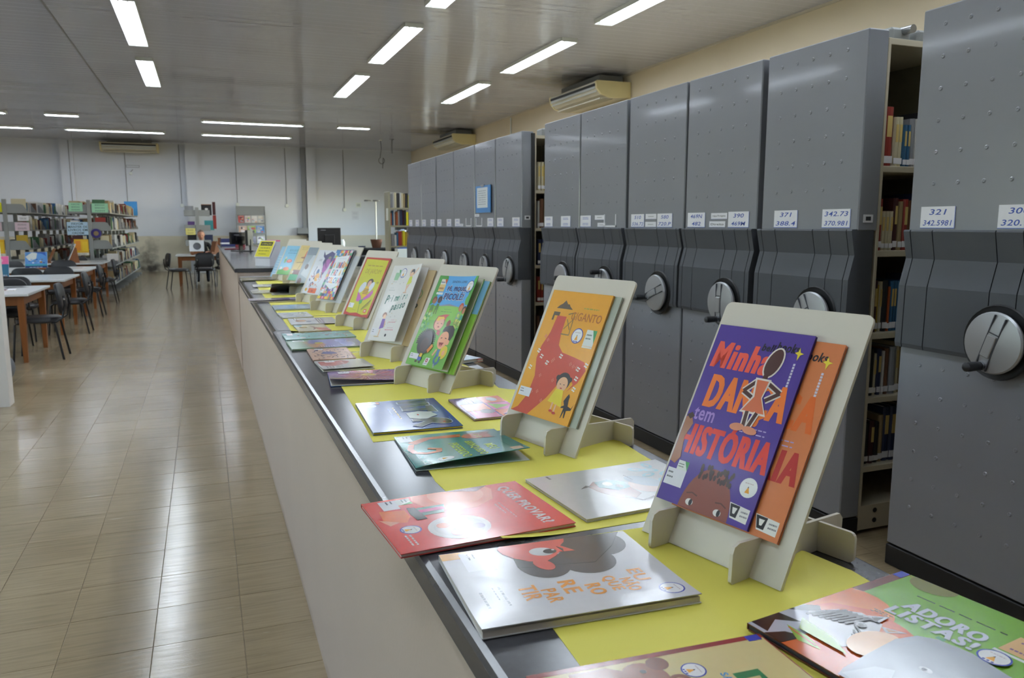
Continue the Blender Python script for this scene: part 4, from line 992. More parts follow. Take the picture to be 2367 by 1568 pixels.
# head with a face
hm = bmesh.new(); bmesh.ops.create_uvsphere(hm, u_segments=20, v_segments=16, radius=1)
for v in hm.verts:
    x, y, z = v.co; k = 1 - .22 * max(0, -z) ; v.co = Vector((x * .077 * k, y * .098 * k, z * .122))
    if y < -.75 and -.25 < z < .2 and abs(x) < .22: v.co.y -= .022          # nose
    if y < -.6 and .05 < z < .35 and .2 < abs(x) < .6: v.co.y += .006        # eye sockets
    if y < -.5 and -.95 < z < -.6: v.co.y -= .010                            # chin
Mh = Matrix.Translation((0, -.19, 1.225)) @ Matrix.Rotation(R(18), 4, 'X') @ Matrix.Scale(1.1, 4)
hm.transform(Mh); me = bpy.data.meshes.new('head'); hm.to_mesh(me); hm.free(); me.materials.append(M_skin); shade_auto(me, 80); hd = link('head', me, pr)
MB().tube([(0, -.10, 1.03), (0, -.135, 1.12)], [.054, .05], 12).build('neck', M_skin, pr, smooth=True)
hb = bmesh.new(); bmesh.ops.create_uvsphere(hb, u_segments=20, v_segments=14, radius=1)
for v in hb.verts: v.co = Vector((v.co.x * .081, v.co.y * .103 + .006, v.co.z * .127))
bmesh.ops.bisect_plane(hb, geom=hb.verts[:] + hb.edges[:] + hb.faces[:], plane_co=(0, -.02, .055), plane_no=(0, .75, .66), clear_inner=True)
hb.transform(Mh); me = bpy.data.meshes.new('hair'); hb.to_mesh(me); hb.free(); me.materials.append(M_hair); shade_auto(me, 80); link('hair', me, pr)
for s in (-1, 1):
    m_ = MB(); m_.lathe([(.001, -.004), (.011, 0), (.001, .004)], 10, Mh @ Matrix.Translation((s * .03, -.088, .012)) @ Matrix.Rotation(PI / 2, 4, 'X')); m_.build('eye', M_knob, hd)
    m_ = MB(); m_.lathe([(.001, -.008), (.02, 0), (.03, .004), (.001, .01)], 10, Mh @ Matrix.Translation((s * .077, .004, .0)) @ Matrix.Rotation(PI / 2, 4, 'Y')); m_.build('ear', M_skin, hd)
m_ = MB(); m_.box(-.024, .024, -.001, .002, -.003, .003, Mh @ Matrix.Translation((0, -.091, -.062))); m_.build('mouth', mat('lips', '#8d4f45', .6), hd)
for s, hx, hy in ((1, .16, -.42), (-1, -.12, -.44)):
    pts = [(hx, hy, .80), (hx - s * .02, hy - .05, .795), (hx - s * .035, hy - .085, .79)]; ed = [(0, 1), (1, 2)]; rd = [(.03, .022), (.038, .018), (.036, .014)]
    for f in range(4):
        o = -.027 + f * .018; l = (.06, .075, .07, .055)[f]; b0 = len(pts)
        bx = hx - s * .035 + o; by = hy - .09
        pts += [(bx, by, .79), (bx - s * .004, by - l * .55, .792), (bx - s * .008, by - l, .778)]; ed += [(2, b0), (b0, b0 + 1), (b0 + 1, b0 + 2)]; rd += [.0092, .0085, .0068]
    b0 = len(pts); pts += [(hx - s * .065, hy - .06, .788), (hx - s * .085, hy - .10, .780)]; ed += [(1, b0), (b0, b0 + 1)]; rd += [.011, .008]
    link('hand', skin_mesh('hand', pts, ed, rd, M_skin, 1), pr)

# racks by the back wall
rk = thing('book_rack', 'narrow double sided grey book rack behind the reader, black box on top', 'shelf', (-.18, 26.4, 0))
MB().cbox(-.05, .05, -.04, .04, 0, 2.02, .004).build('post', M_shelf, rk); MB().box(-.36, .36, -.06, .06, 0, .06).build('foot', M_shelf, rk)
RZ = [1.78, 1.32, .86, .40]
for z in RZ:
    for s in (-1, 1):
        MB().box(min(s * .05, s * .37), max(s * .05, s * .37), 0, .9, z - .02, z).build('shelf_board', M_shelf, rk)
        MB().box(min(s * .05, s * .37), max(s * .05, s * .37), -.012, 0, z - .02, z + .16).build('end_bracket', M_shelf, rk)
MB().cbox(-.05, .05, .86, .94, 0, 2.02, .004).build('post', M_shelf, rk)
bx = thing('box', 'black box with a white emblem on top of the rack behind the reader', 'box', (.10, 26.5, 1.78)); MB().cbox(-.15, .15, -.09, .3, 0, .32, .004).build('carton', M_black, bx)
a = Art(.3, .32, None); a.ell(.5, .6, .16, '#d8d8d8', .10); a.poly([(.38, .55), (.62, .55), (.5, .32)], '#d8d8d8'); a.obj('emblem', bx, M=frame((-.15, -.0905, 0), (1, 0, 0), (0, 0, 1)), m=M_printm)
MB().box(-.152, .152, -.092, .302, .315, .335).build('lid', M_wood_d, bx)
for (c, x, z, w_, h_, lb) in (('grey', -.40, 1.80, .25, .26, 'pale purple book facing out at the top left of the rack behind the reader'), ('purple', -.36, 1.32, .20, .27, 'purple book facing out on the rack behind the reader'),
                              ('teal', .16, 1.32, .28, .30, 'dark teal book facing out on the rack behind the reader'), ('black', -.36, .86, .26, .34, 'black book facing out low on the rack behind the reader'),
                              ('red', .32, 1.36, .10, .42, 'red folder at the right side of the rack behind the reader'), ('dark red', .32, 1.79, .09, .40, 'dark red folder at the top right of the rack behind the reader'),
                              ('navy', .12, .88, .25, .3, 'navy book facing out behind the reader\'s head')):
    put_book(c, (x, 26.42, z), w_, .05, h_, 0, lb, 'books facing out at the rack')
put_sign('shelf_sign', 'pale yellow sign on the left of the rack behind the reader', -.53, 26.37, 1.18, .28, .20, '#d8cf78', ['~', '~'])
mg = thing('magazine_rack', 'sloping grey magazine display against the back wall', 'rack', (1.45, 26.9, 0))
for s in (-1, 1): MB().prism([(0, 0), (.5, 0), (.5, 2.09), (.42, 2.09), (.0, .15)], s * .44 - .012, s * .44 + .012, Matrix(((0, 0, 1, 0), (1, 0, 0, 0), (0, 1, 0, 0), (0, 0, 0, 1)))).build('side_panel', M_shelf, mg)
MB().box(-.43, .43, .40, .42, 1.80, 2.09).build('header', M_shelf, mg)
mats_ = ['#b5483f', '#d8c9c6', '#e4e0da', '#cfcabd', '#c9a58c', '#8fae2e', '#3d7fc0', '#3b3340', '#3d3a52', '#c9ccd0', '#6d5a52', '#a8b0b8']
for r_ in range(5):
    z = 1.52 - r_ * .33; yb = .36 - r_ * .075
    MB().box(-.43, .43, yb - .05, yb + .1, z - .02, z).build('shelf_board', M_shelf, mg); MB().box(-.43, .43, yb - .06, yb - .05, z - .02, z + .035).build('lip', M_shelf, mg)
    n = 4 if r_ == 0 else 3
    for k in range(n):
        w_ = .18 if n == 4 else .25; x = -.41 + (k + .5) * .82 / n; q = (r_ * 3 + k + (r_ > 0)) % 12
        a = Art(w_, .27, mats_[q]); random.seed(q + r_ * 20 + k)
        for j in range(5): a.ell(random.uniform(.2, .8), random.uniform(.2, .8), random.uniform(.1, .28), random.choice(mats_), random.uniform(.05, .2))
        a.scrib(.1, .85, .9, .94, '#e8e8e8')
        o = thing('magazine', '%s magazine, %s from the left in the %s display row' % (['red', 'pale pink', 'white', 'cream', 'tan', 'lime', 'blue', 'black', 'navy', 'silver', 'brown', 'grey'][q], ORD[k], ORD[r_]), 'magazine',
                  M=Matrix.Translation((1.45 + x, 26.9 + yb - .04, z)) @ Matrix.Rotation(R(-14), 4, 'X') @ frame((-w_ / 2, 0, 0), (1, 0, 0), (0, 0, 1)))
        o['group'] = 'magazines in the display'
        MB().box(0, w_, 0, .27, -.004, 0).build('pages', M_pages, o); a.obj('cover_art', o)

# things on the back wall
def conduit(x, zb, label, y=YB):
    t = thing('wall_conduit', label, 'conduit', (x, y, 0), 0, 'thin conduits on the back wall'); MB().tube([(0, -.012, zb), (0, -.012, ZC_ - .03)], .011, 6).build('pipe', M_duct, t)
    MB().lathe([(.001, 0), (.06, 0), (.06, .03), (.05, .04), (.001, .04)], 14, Matrix.Translation((0, -.0, zb)) @ Matrix.Rotation(PI / 2, 4, 'X')).build('outlet_box', M_lampw, t)
conduit(1.07, 2.15, 'thin conduit on the back wall above the magazine display'); conduit(2.64, 2.12, 'thin conduit left of the third wall pilaster'); conduit(4.56, 2.0, 'thin conduit on the back wall right of the third pilaster')
conduit(-2.19, 2.12, 'thin conduit below the yellowed air conditioner'); conduit(-.62, 2.1, 'thin conduit on the back wall left of the middle pilaster'); conduit(-3.7, 2.15, 'thin conduit on the left pilaster', YB - .16)
dc = thing('cable_duct', 'grey vertical duct beside the third pilaster ending in a small box', 'duct', (3.21, YB, 0))
MB().box(-.075, .075, -.12, 0, 1.38, ZC_).build('duct', M_duct, dc); MB().box(-.27, .075, -.2, 0, 1.19, 1.39).build('box', M_duct, dc); MB().box(-.28, .085, -.21, 0, 1.15, 1.19).box(.045, .085, -.21, -.1, 1.06, 1.15).build('bracket', M_black, dc)
pl_ = thing('wall_plate', 'flat metal frame plate high on the back wall', 'plate', (-1.98, YB, 3.30)); MB().box(-.19, .19, -.012, 0, -.035, -.025).box(-.19, .19, -.012, 0, .025, .035).box(-.19, -.18, -.012, 0, -.03, .03).box(.18, .19, -.012, 0, -.03, .03).build('rim', M_duct, pl_)
dv = thing('alarm_bell', 'small white device below the metal plate on the back wall', 'device', (-2.05, YB, 3.08)); MB().lathe([(.001, 0), (.05, 0), (.045, .05), (.001, .06)], 14, Matrix.Rotation(PI / 2, 4, 'X')).build('dome', M_lampw, dv, smooth=True); MB().tube([(.0, -.02, .05), (.07, -.02, .12)], .01, 6).build('cable', M_duct, dv)
put_sign('wall_sign', 'small framed pictogram sign on the back wall behind the lamp pole', 4.95, YB - .004, 2.08, .19, .17, '#dfe6df', ['~'])
put_sign('wall_paper', 'faint white sheet taped on the back wall under the pictogram', 4.80, YB - .004, 1.66, .24, .30, '#d7dbe2', ['~', '~'], '#b7bcc6', 'paper')

# staff desks on the right
dk = thing('desk', 'dark topped desk in front of the back wall', 'desk', (4.9, 24.2, 0)); MB().cbox(-1.5, 1.35, -.5, .5, .74, .78, .004).build('desktop', M_black, dk)
for s in (-1, 1): MB().box(s * 1.25 - .03, s * 1.25 + .03, -.45, .45, 0, .74).build('side_panel', M_black, dk)
MB().box(-1.22, 1.22, .40, .42, .2, .74).build('modesty_panel', M_black, dk)
pole = thing('pole', 'white pole with two round discs on top, standing in a brown pot', 'stand', (4.95, 24.3, .78))
MB().lathe([(.13, 0), (.19, .26), (.17, .26), (.12, .1)], 14).build('pot', M_terra, pole, smooth=True); MB().lathe([(.001, .2), (.172, .2), (.172, .21), (.001, .21)], 14).build('soil', M_wood_d, pole)
MB().tube([(0, 0, .1), (0, 0, 1.43)], .022, 10).build('tube', M_lampw, pole); MB().tube([(-.24, 0, 1.43), (.05, 0, 1.43)], .016, 8).build('arm', M_lampw, pole)
for x in (-.24, .02): MB().lathe([(.001, -.02), (.10, -.02), (.11, 0), (.10, .02), (.001, .02)], 18, Matrix.Translation((x, 0, 1.44))).build('disc', M_duct, pole, smooth=True)
def monitor(x, y, z, w, h, rz, label):
    t = thing('monitor', label, 'monitor', (x, y, z), rz, 'computer monitors')
    MB().cbox(-w / 2, w / 2, -.025, .03, .12, .12 + h, .006).build('housing', M_black, t); MB().box(-w / 2 + .012, w / 2 - .012, .03, .032, .135, .12 + h - .012).build('screen', mat('screen_glass', '#0b0c10', .1), t)
    MB().cbox(-.10, .10, -.05, -.025, .12 + h * .3, .12 + h * .7, .004).build('rear_bulge', M_black, t); MB().box(-.03, .03, -.05, -.01, .0, .12 + h * .4).build('stem', M_black, t); MB().cbox(-.12, .12, -.10, .09, 0, .015, .004).build('foot', M_black, t)
    a = Art(.1, .03, None); a.scrib(0, .2, 1, .8, '#c9c9d4'); a.obj('maker_mark', t, M=frame((-w / 2 + .06, -.0255, .12 + h - .06), (1, 0, 0), (0, 0, 1)), m=M_printm); return t
d2 = thing('desk', 'dark desk carrying the black monitor behind the picture book stands', 'desk', (2.5, 16.4, 0)); MB().cbox(-.7, .75, -.4, .4, .80, .84, .004).build('desktop', M_black, d2)
for s in (-1, 1): MB().box(s * .62 - .03, s * .62 + .03, -.36, .36, 0, .80).build('side_panel', M_black, d2)
monitor(2.36, 16.3, .84, .46, .46, 0, 'black monitor seen from behind, above the picture book stands')
monitor(.55, 14.2, ZF, .36, .20, R(35), 'black monitor on the far counter')
kb = thing('monitor', 'second black screen edge on the far counter behind the first', 'monitor', (.70, 14.0, ZF), R(75), 'computer monitors'); MB().cbox(-.2, .2, -.02, .02, .10, .36, .005).build('housing', M_black, kb); MB().box(-.02, .02, -.03, .0, 0, .2).build('stem', M_black, kb); MB().cbox(-.10, .10, -.08, .08, 0, .014, .004).build('foot', M_black, kb)
ptr = thing('printer', 'dark box shaped device on the far desk beside the bookcase', 'printer', (5.75, 24.2, .78)); MB().cbox(-.42, .42, -.3, .25, 0, .26, .015).build('body', M_black, ptr); MB().box(-.3, .3, -.32, -.3, .05, .12).build('tray', M_knob, ptr)
cup = thing('water_filter', 'blue and clear water filter beside the bookcase', 'filter', (4.42, 18.6, 0))
MB().box(-.16, .16, -.16, .16, 0, .92).build('stand', M_lampw, cup); MB().cbox(-.13, .10, -.13, .13, .92, 1.18, .01).build('tank', mat('blue_plastic', '#2c5fb0', .4), cup)
MB().lathe([(.05, 0), (.11, .12), (.11, .2), (.001, .2)], 14, Matrix.Translation((-.02, 0, 1.18))).build('funnel', mat('pale_blue_plastic', '#a9bfe0', .3), cup, smooth=True); MB().cbox(-.16, .1, -.1, .1, 1.36, 1.47, .01).build('lid', M_black, cup)
jar = thing('jar', 'clear white jar on the far desk', 'jar', (3.85, 24.1, .78)); MB().lathe([(.001, 0), (.09, 0), (.10, .05), (.10, .2), (.07, .24), (.001, .24)], 16).build('body', M_lampw, jar, smooth=True); MB().lathe([(.001, .24), (.075, .24), (.075, .27), (.001, .27)], 16).build('lid', M_card, jar)
ms = thing('stapler', 'dark stapler on the far desk beside the pot', 'stapler', (4.45, 24.0, .78)); MB().cbox(-.12, .12, -.03, .03, 0, .02, .004).build('base', M_black, ms); MB().cbox(-.12, .10, -.025, .025, .03, .07, .008).build('arm', mat('navy_plastic', '#2a3050', .4), ms); MB().box(-.12, -.08, -.02, .02, .02, .03).build('hinge', M_chrome, ms)
# hook and cable loop on the ceiling
hk = thing('ceiling_hook', 'thin dark rod hanging from the ceiling near the far right corner', 'hook', (5.43, 24.0, ZC_)); MB().tube([(0, 0, 0), (0, 0, -.42)], .02, 8).build('rod', M_duct, hk); MB().lathe([(.001, -.02), (.07, -.02), (.07, 0), (.001, 0)], 14).build('flange', M_duct, hk)
cl = thing('hanging_cable', 'looped cable hanging from the ceiling left of the dark rod', 'cable', (5.15, 24.3, ZC_))
MB().tube([(0, 0, 0), (.02, 0, -.25), (-.02, 0, -.5)] + [(.02 + .09 * math.cos(t), 0, -.62 + .10 * math.sin(t)) for t in [PI * .6 + k * .6 for k in range(10)]] + [(.05, 0, -.85)], .009, 6).build('loop', M_inkd, cl); MB().box(-.04, .04, -.03, .03, -.03, 0).build('junction_box', M_lampw, cl)

# things on the far counter
def stack_item(name, label, cat, x, y, z, w, d, h, rz, m, part='body', extra=None):
    t = thing(name, label, cat, (x, y, z), rz); MB().cbox(-w / 2, w / 2, -d / 2, d / 2, 0, h, .003).build(part, m, t)
    if extra: MB().box(-w / 2 - .001, w / 2 + .001, -d / 2 - .001, d / 2 + .001, h * .3, h * .5).build('band', extra, t)
    return t
stack_item('binder', 'navy binder box at the far end of the far counter', 'binder', .48, 17.6, ZF, .34, .22, .16, .1, mat('navy_card', '#2e3466', .5), extra=M_card)
stack_item('binder', 'dark red binder box beside the navy one on the far counter', 'binder', .66, 16.6, ZF, .18, .2, .19, -.1, mat('dark_red_card', '#7d2a33', .5), extra=M_black)
stack_item('tray', 'flat red tray under the screen on the far counter', 'tray', .50, 15.2, ZF, .34, .24, .02, 0, mat('red_tray', '#7a2d38', .5), extra=M_black)
pst = thing('post', 'orange wooden post at the far left corner of the far counter', 'post', (.31, 19.1, ZF)); MB().cbox(-.03, .03, -.03, .03, 0, .14, .004).build('stick', M_wood, pst); MB().cbox(-.035, .035, -.035, .035, .14, .155, .003).build('cap', M_wood_d, pst)
# notice holder: sloping yellow notice on a white wedge
ns = thing('notice_holder', 'white folded holder with a yellow warning notice on the far counter', 'sign', (.50, 9.0, ZF))
u_ = Vector((.62, -.78, 0)).normalized()
w_, h_ = .235, .205
n_ = Vector((.78, .62, 0)).normalized(); v_ = (n_ * .5 + Vector((0, 0, .86))).normalized()
nb = Vector((0, 0, .095))
MB().box(0, w_, 0, h_, -.003, 0, frame(nb - n_ * .012, u_, v_)).build('notice_board', M_card, ns)
a = Art(w_ - .012, h_ - .012, '#dcd028'); a.rect(.1, .70, .9, .93, '#23262e'); a.text('ATENÇÃO', .16, .75, .84, .87, '#dcd028', bold=.02); a.scrib(.18, .50, .82, .60, '#3b3a20'); a.scrib(.12, .32, .86, .42, '#3b3a20'); a.scrib(.2, .12, .7, .22, '#3b3a20')
a.obj('notice', ns, M=frame(nb - n_ * .012, u_, v_) @ Matrix.Translation((.006, .006, .0005)), m=M_printm)
MB().prism([(0, 0), (.16, 0), (.16, .26), (.115, .26), (.005, .085)], 0, w_ - .01, Matrix(((n_.x, 0, u_.x, 0), (n_.y, 0, u_.y, 0), (0, 1, 0, 0), (0, 0, 0, 1)))).build('wedge', M_card, ns)
bk = thing('picture_book', 'pink edged book leaning behind the yellow notice', 'book', M=Matrix.Translation((.585, 9.13, ZF)) @ frame((0, 0, 0), u_, (n_ * .35 + Vector((0, 0, .94)))))
MB().box(-.03, .18, 0, .29, -.012, -.002).build('pages', M_pages, bk); MB().box(-.031, .181, 0, .291, -.002, 0).build('cover', mat('pink_cover', '#c9457c', .4), bk)

# ------------------------------------------------------------------ yellow card sheets on the counter
def yellow(label, pts, curl=None, z=ZN):
    t = thing('yellow_card', label, 'card', (0, 0, z), 0, 'yellow card sheets under the books')
    bm = bmesh.new(); xs = [p[0] for p in pts]; ys = [p[1] for p in pts]
    f = bm.faces.new([bm.verts.new((x, y, 0)) for x, y in pts])
    if f.normal.z < 0 or True: bmesh.ops.recalc_face_normals(bm, faces=bm.faces[:])
    for k in range(1, 14):
        bmesh.ops.bisect_plane(bm, geom=bm.verts[:] + bm.edges[:] + bm.faces[:], plane_co=(min(xs) + (max(xs) - min(xs)) * k / 14, 0, 0), plane_no=(1, 0, 0))
        bmesh.ops.bisect_plane(bm, geom=bm.verts[:] + bm.edges[:] + bm.faces[:], plane_co=(0, min(ys) + (max(ys) - min(ys)) * k / 14, 0), plane_no=(0, 1, 0))
    for v in bm.verts:
        if curl:
            for cx, cy, r_, h_ in curl:
                d = math.hypot(v.co.x - cx, v.co.y - cy)
                if d < r_: v.co.z += h_ * (1 - d / r_) ** 2
    for f in bm.faces:
        if f.normal.z < 0: f.normal_flip()
    r = bmesh.ops.extrude_face_region(bm, geom=bm.faces[:])
    for v in r['geom']:
        if isinstance(v, bmesh.types.BMVert): v.co.z += .0006
    bmesh.ops.recalc_face_normals(bm, faces=bm.faces[:])
    me = bpy.data.meshes.new('sheet'); bm.to_mesh(me); bm.free(); me.materials.append(M_yellow); link('sheet', me, t); return t
yellow('yellow card sheet nearest the camera, under the orange lettered white book', [(.370, .42), (.89, .40), (.885, .86), (.855, .93), (.80, .99), (.735, 1.085), (.70, 1.13), (.408, 1.138), (.398, .90)], [(.86, .93, .16, .012), (.40, .45, .1, .01)])
yellow('yellow card sheet under the red book and the white drawing book', [(.432, 1.152), (.89, 1.158), (.905, 1.40), (.905, 1.62), (.89, 1.80), (.44, 1.80), (.415, 1.50)], [(.432, 1.152, .15, .010), (.89, 1.6, .15, .008)])
yellow('yellow card sheet under the blue book and the teal book', [(.355, 1.84), (.885, 1.825), (.89, 2.25), (.86, 2.33), (.88, 2.52), (.39, 2.54), (.365, 2.0)], [(.89, 2.25, .1, .008)])
yellow('yellow card sheet under the purple swirl book', [(.43, 2.56), (.89, 2.55), (.885, 3.20), (.425, 3.22)])
yellow('yellow card sheet under the pale aqua book', [(.40, 3.24), (.89, 3.23), (.885, 3.90), (.385, 3.92)])
yellow('yellow card sheet under the two white illustrated books', [(.375, 3.94), (.885, 3.93), (.88, 4.60), (.385, 4.62)], [(.375, 3.94, .1, .008)])
yellow('yellow card sheet under the narrow light blue book', [(.38, 4.64), (.88, 4.63), (.885, 5.50), (.385, 5.53)])
yellow('yellow card sheet under the propped open black book', [(.385, 5.56), (.885, 5.55), (.88, 6.36), (.39, 6.40)])
yellow('yellow card sheet under the white paper book', [(.39, 6.43), (.88, 6.42), (.88, 7.25), (.40, 7.28)])
yellow('yellow card sheet at the far end of the low counter', [(.42, 7.32), (.88, 7.30), (.88, 8.1), (.43, 8.12)])

# ------------------------------------------------------------------ display stands of slotted white board
def stand(x, y, a, label, w=.30, h=.435, tilt=.48):
    u = Vector((math.cos(a), math.sin(a), 0)); n = Vector((-math.sin(a), math.cos(a), 0)); o = Vector((x, y, ZN + .0008))
    v = n * math.sin(tilt) + Vector((0, 0, math.cos(tilt)))
    t = thing('display_stand', label, 'stand', M=frame(o, u, n)); t['group'] = 'white slotted display stands'
    ct_, st = math.cos(tilt), math.sin(tilt)
    P_ = frame((0, 0, 0), (1, 0, 0), (0, st, ct_))            # panel frame inside the stand: z faces the reader
    pn = [(0, 0), (.022, 0), (.022, .012), (.036, .012), (.036, 0), (w - .072, 0), (w - .072, .012), (w - .058, .012), (w - .058, 0), (w, 0)] + [p for p in rrect(0, w, 0, h, .012, 4)[:10]]
    MB().prism(pn, -.003, .003, P_).build('back_panel', M_mdf, t)
    fin = [(-.043, .004), (-.040, 0), (.232, 0), (.237, .006), (.238, .040), (.230, .049), (.05, .056), (-.026, .060), (-.037, .056), (-.041, .046)]
    for uu in (.058, w - .058):
        MB().prism(fin, uu - .003, uu + .003, Matrix(((0, 0, 1, 0), (1, 0, 0, 0), (0, 1, 0, 0), (0, 0, 0, 1)))).build('foot_fin', M_mdf, t)
    MB().prism(rrect(-.02, w + .008, 0, .049, .009, 3), -.003, .003, Matrix(((1, 0, 0, 0), (0, 0, 1, .172), (0, 1, 0, 0), (0, 0, 0, 1)))).build('cross_piece', M_mdf, t)
    
    return frame(o, u, n) @ P_

def make_book(name, label, M_, w, h, t, cover, art, pages=M_pages, lift=0., back=None, cat='picture book', group=None, power=1.6, bend=None):
    """spine on the left; x across, y up, z out of the cover; lift raises the free edge of the front cover"""
    bt = thing(name, label, cat, M=M_); 
    if group: bt['group'] = group
    n = 14 if lift or bend else 1; th = .0011
    surf = (lambda x, y, z: Vector((x * (1 - .35 * (lift / w) ** 2 * (x / w)), y, t + z + lift * (max(0, x) / w) ** power + (bend(max(0, x) / w, max(0, y) / h) if bend else 0))))
    cm = mat('cover_' + name, cover, .3, var=.03, coat=.4) if isinstance(cover, str) else cover
    bm_ = mat('back_' + name, back, .3, var=.03, coat=.4) if back else cm
    mb = MB()
    mb.box(-.001, w, 0, h, 0, th); mb.box(-.001, th, 0, h, 0, t - th)
    mb.build('back_cover', bm_, bt)
    tp = MB(); ny = 14 if bend else 1
    for j in range(ny + 1):
        for k in range(n + 1): tp.v.append(surf(w * k / n - (.001 if k == 0 else 0), h * j / ny, -th))
    m1 = (n + 1) * (ny + 1)
    for j in range(ny + 1):
        for k in range(n + 1): tp.v.append(surf(w * k / n - (.001 if k == 0 else 0), h * j / ny, 0))
    q = lambda j, k: j * (n + 1) + k
    for j in range(ny):
        for k in range(n):
            tp.f += [(q(j, k), q(j + 1, k), q(j + 1, k + 1), q(j, k + 1)), (m1 + q(j, k), m1 + q(j, k + 1), m1 + q(j + 1, k + 1), m1 + q(j + 1, k))]
    for k in range(n): tp.f += [(q(0, k), q(0, k + 1), m1 + q(0, k + 1), m1 + q(0, k)), (q(ny, k + 1), q(ny, k), m1 + q(ny, k), m1 + q(ny, k + 1))]
    for j in range(ny): tp.f += [(q(j + 1, 0), q(j, 0), m1 + q(j, 0), m1 + q(j + 1, 0)), (q(j, n), q(j + 1, n), m1 + q(j + 1, n), m1 + q(j, n))]
    tp.build('front_cover', cm, bt, smooth=bool(lift or bend))
    if t > .0035: MB().box(th, w - .002, .0015, h - .0015, th, t - th - .0002).build('page_block', pages, bt)
    if art:
        pm = M_prints if abs(M_[2][2]) < .9 else M_print
        if lift or bend: art.obj('cover_art', bt, surf=lambda x, y, z: surf(x, y, z + .0001), cuts=14, m=pm)
        else: art.obj('cover_art', bt, m=pm, surf=lambda x, y, z: Vector((x, y, t + z + .0001)))
    return bt

def on_panel(PF, u, v, z, rot=0., yaw=0., pitch=0.):
    return PF @ Matrix.Translation((u, v, z)) @ Matrix.Rotation(R(rot), 4, 'Z') @ Matrix.Rotation(R(yaw), 4, 'Y') @ Matrix.Rotation(R(pitch), 4, 'X')
def flat(x, y, ang, z=.0016):
    """spine bottom corner on the counter; reading direction at angle ang"""
    u = Vector((math.cos(ang), math.sin(ang), 0)); return frame((x, y, ZN + z), u, (-math.sin(ang), math.cos(ang), 0))

# ---- covers
def art_danca(w, h, bg, dancer=True, full=True):
    a = Art(w, h, bg)
    c1, c2, c3 = ('#ee5a45', '#f07a2a', '#e03a2e') if full else ('#c85a2c', '#e0691c', '#b8241c')
    a.text('Minha', .05, .755, .67, .905, c1, bold=.06, shear=.15)
    a.text('DANÇA', .13, .49, .96, .72, c2, bold=.05, shear=.05)
    a.text('HISTÓRIA', .03, .27, .975, .475, c3, bold=.05, shear=.06)
    if full: a.text('tem', .07, .455, .30, .525, '#a685cf', bold=.02)
    a.text('bell', .53, .885, .665, .925, '#1c1a22', bold=.03, shear=.2); a.text('hooks', .675, .895, .90, .945, '#1c1a22', bold=.03, shear=.2)
    a.poly([(.90, .93), (.915, .905), (.95, .90), (.92, .89), (.905, .86), (.895, .89), (.865, .90), (.893, .907)], '#e6d23c')
    a.scrib(.62, .47, .86, .485, '#b7a4d6'); a.scrib(.60, .445, .86, .46, '#b7a4d6')
    for k in range(8): a.rect(.885, .72 + k * .016, .905, .732 + k * .016, '#d9d4e6')
    if full:
        a.ell(.52, -.01, .27, '#8a4a3c', .42, n=34)
        random.seed(5)
        for k in range(34): a.ell(.54 + random.uniform(-.17, .17), .195 + random.uniform(-.022, .04), .015, '#3a211d', .028, n=8)
        a.ell(.36, .035, .04, '#ece6e0', .03); a.ell(.375, .035, .018, '#191419', .03); a.ell(.67, .03, .04, '#ece6e0', .03); a.ell(.685, .03, .018, '#191419', .03)
        a.line([(.30, .075), (.36, .085), (.42, .075)], .012, '#5b2d26'); a.line([(.62, .075), (.68, .08), (.74, .065)], .012, '#5b2d26')
        a.poly([(.0, .46), (.06, .47), (.10, .43), (.06, .35), (.10, .24), (.06, .20), (.0, .21)], '#a06a48')
        a.poly([(0, .47), (.05, .49), (.09, .47), (.05, .45)], '#3a241e')
    if dancer:
        W_ = '#eadfd6'; D = '#4a2620'
        a.ell(.70, .83, .085, W_, .15, rot=-.25); a.ell(.70, .83, .07, D, .135, rot=-.25)
        a.line([(.67, .76), (.66, .70)], .05, D)
        a.line([(.60, .72), (.50, .66), (.62, .63)], .062, W_); a.line([(.60, .72), (.50, .66), (.62, .63)], .036, D); a.line([(.72, .72), (.86, .68), (.74, .63)], .062, W_); a.line([(.72, .72), (.86, .68), (.74, .63)], .036, D)
        a.poly([(.58, .74), (.74, .74), (.71, .64), (.80, .55), (.53, .55), (.61, .64)], W_); a.poly([(.60, .73), (.72, .73), (.70, .64), (.78, .56), (.55, .56), (.63, .64)], '#d9724a')
        a.line([(.61, .56), (.62, .48)], .062, W_); a.line([(.71, .56), (.67, .48)], .062, W_); a.line([(.61, .56), (.62, .48)], .036, D); a.line([(.71, .56), (.67, .48)], .036, D)
        a.ell(.565, .47, .075, '#d88a68', .035, rot=.1); a.ell(.70, .465, .075, '#d88a68', .035, rot=-.1)
    a.poly([(.76, .105), (.97, .095), (.97, .025), (.80, .032)], '#efece6'); a.poly([(.77, .10), (.87, .098), (.86, .038), (.80, .04)], '#1b1a1e'); a.poly([(.80, .085), (.85, .085), (.835, .055), (.815, .055)], '#efece6'); a.scrib(.89, .045, .96, .085, '#77737a', 2)
    if full: a.seal(.88, .195, .085, '#efefec'); a.pnld(.10, .165, .22, .225); a.call(.01, .085, .22, .175)
    return a
PF = stand(.675, 1.116, -1.321, 'white slotted stand nearest the camera, purple dance book on it', .277, .433, .487)
make_book('picture_book', 'orange copy of the dance book behind the purple one', on_panel(PF, .047, .060, .0042), .205, .318, .006, '#cf7440', art_danca(.205, .318, '#d27a45', False, False))
make_book('picture_book', 'purple book with red and orange letters on the nearest white stand', on_panel(PF, .016, .062, .0115, 0), .186, .322, .005, '#4a2f86', art_danca(.186, .322, '#4b3190'))

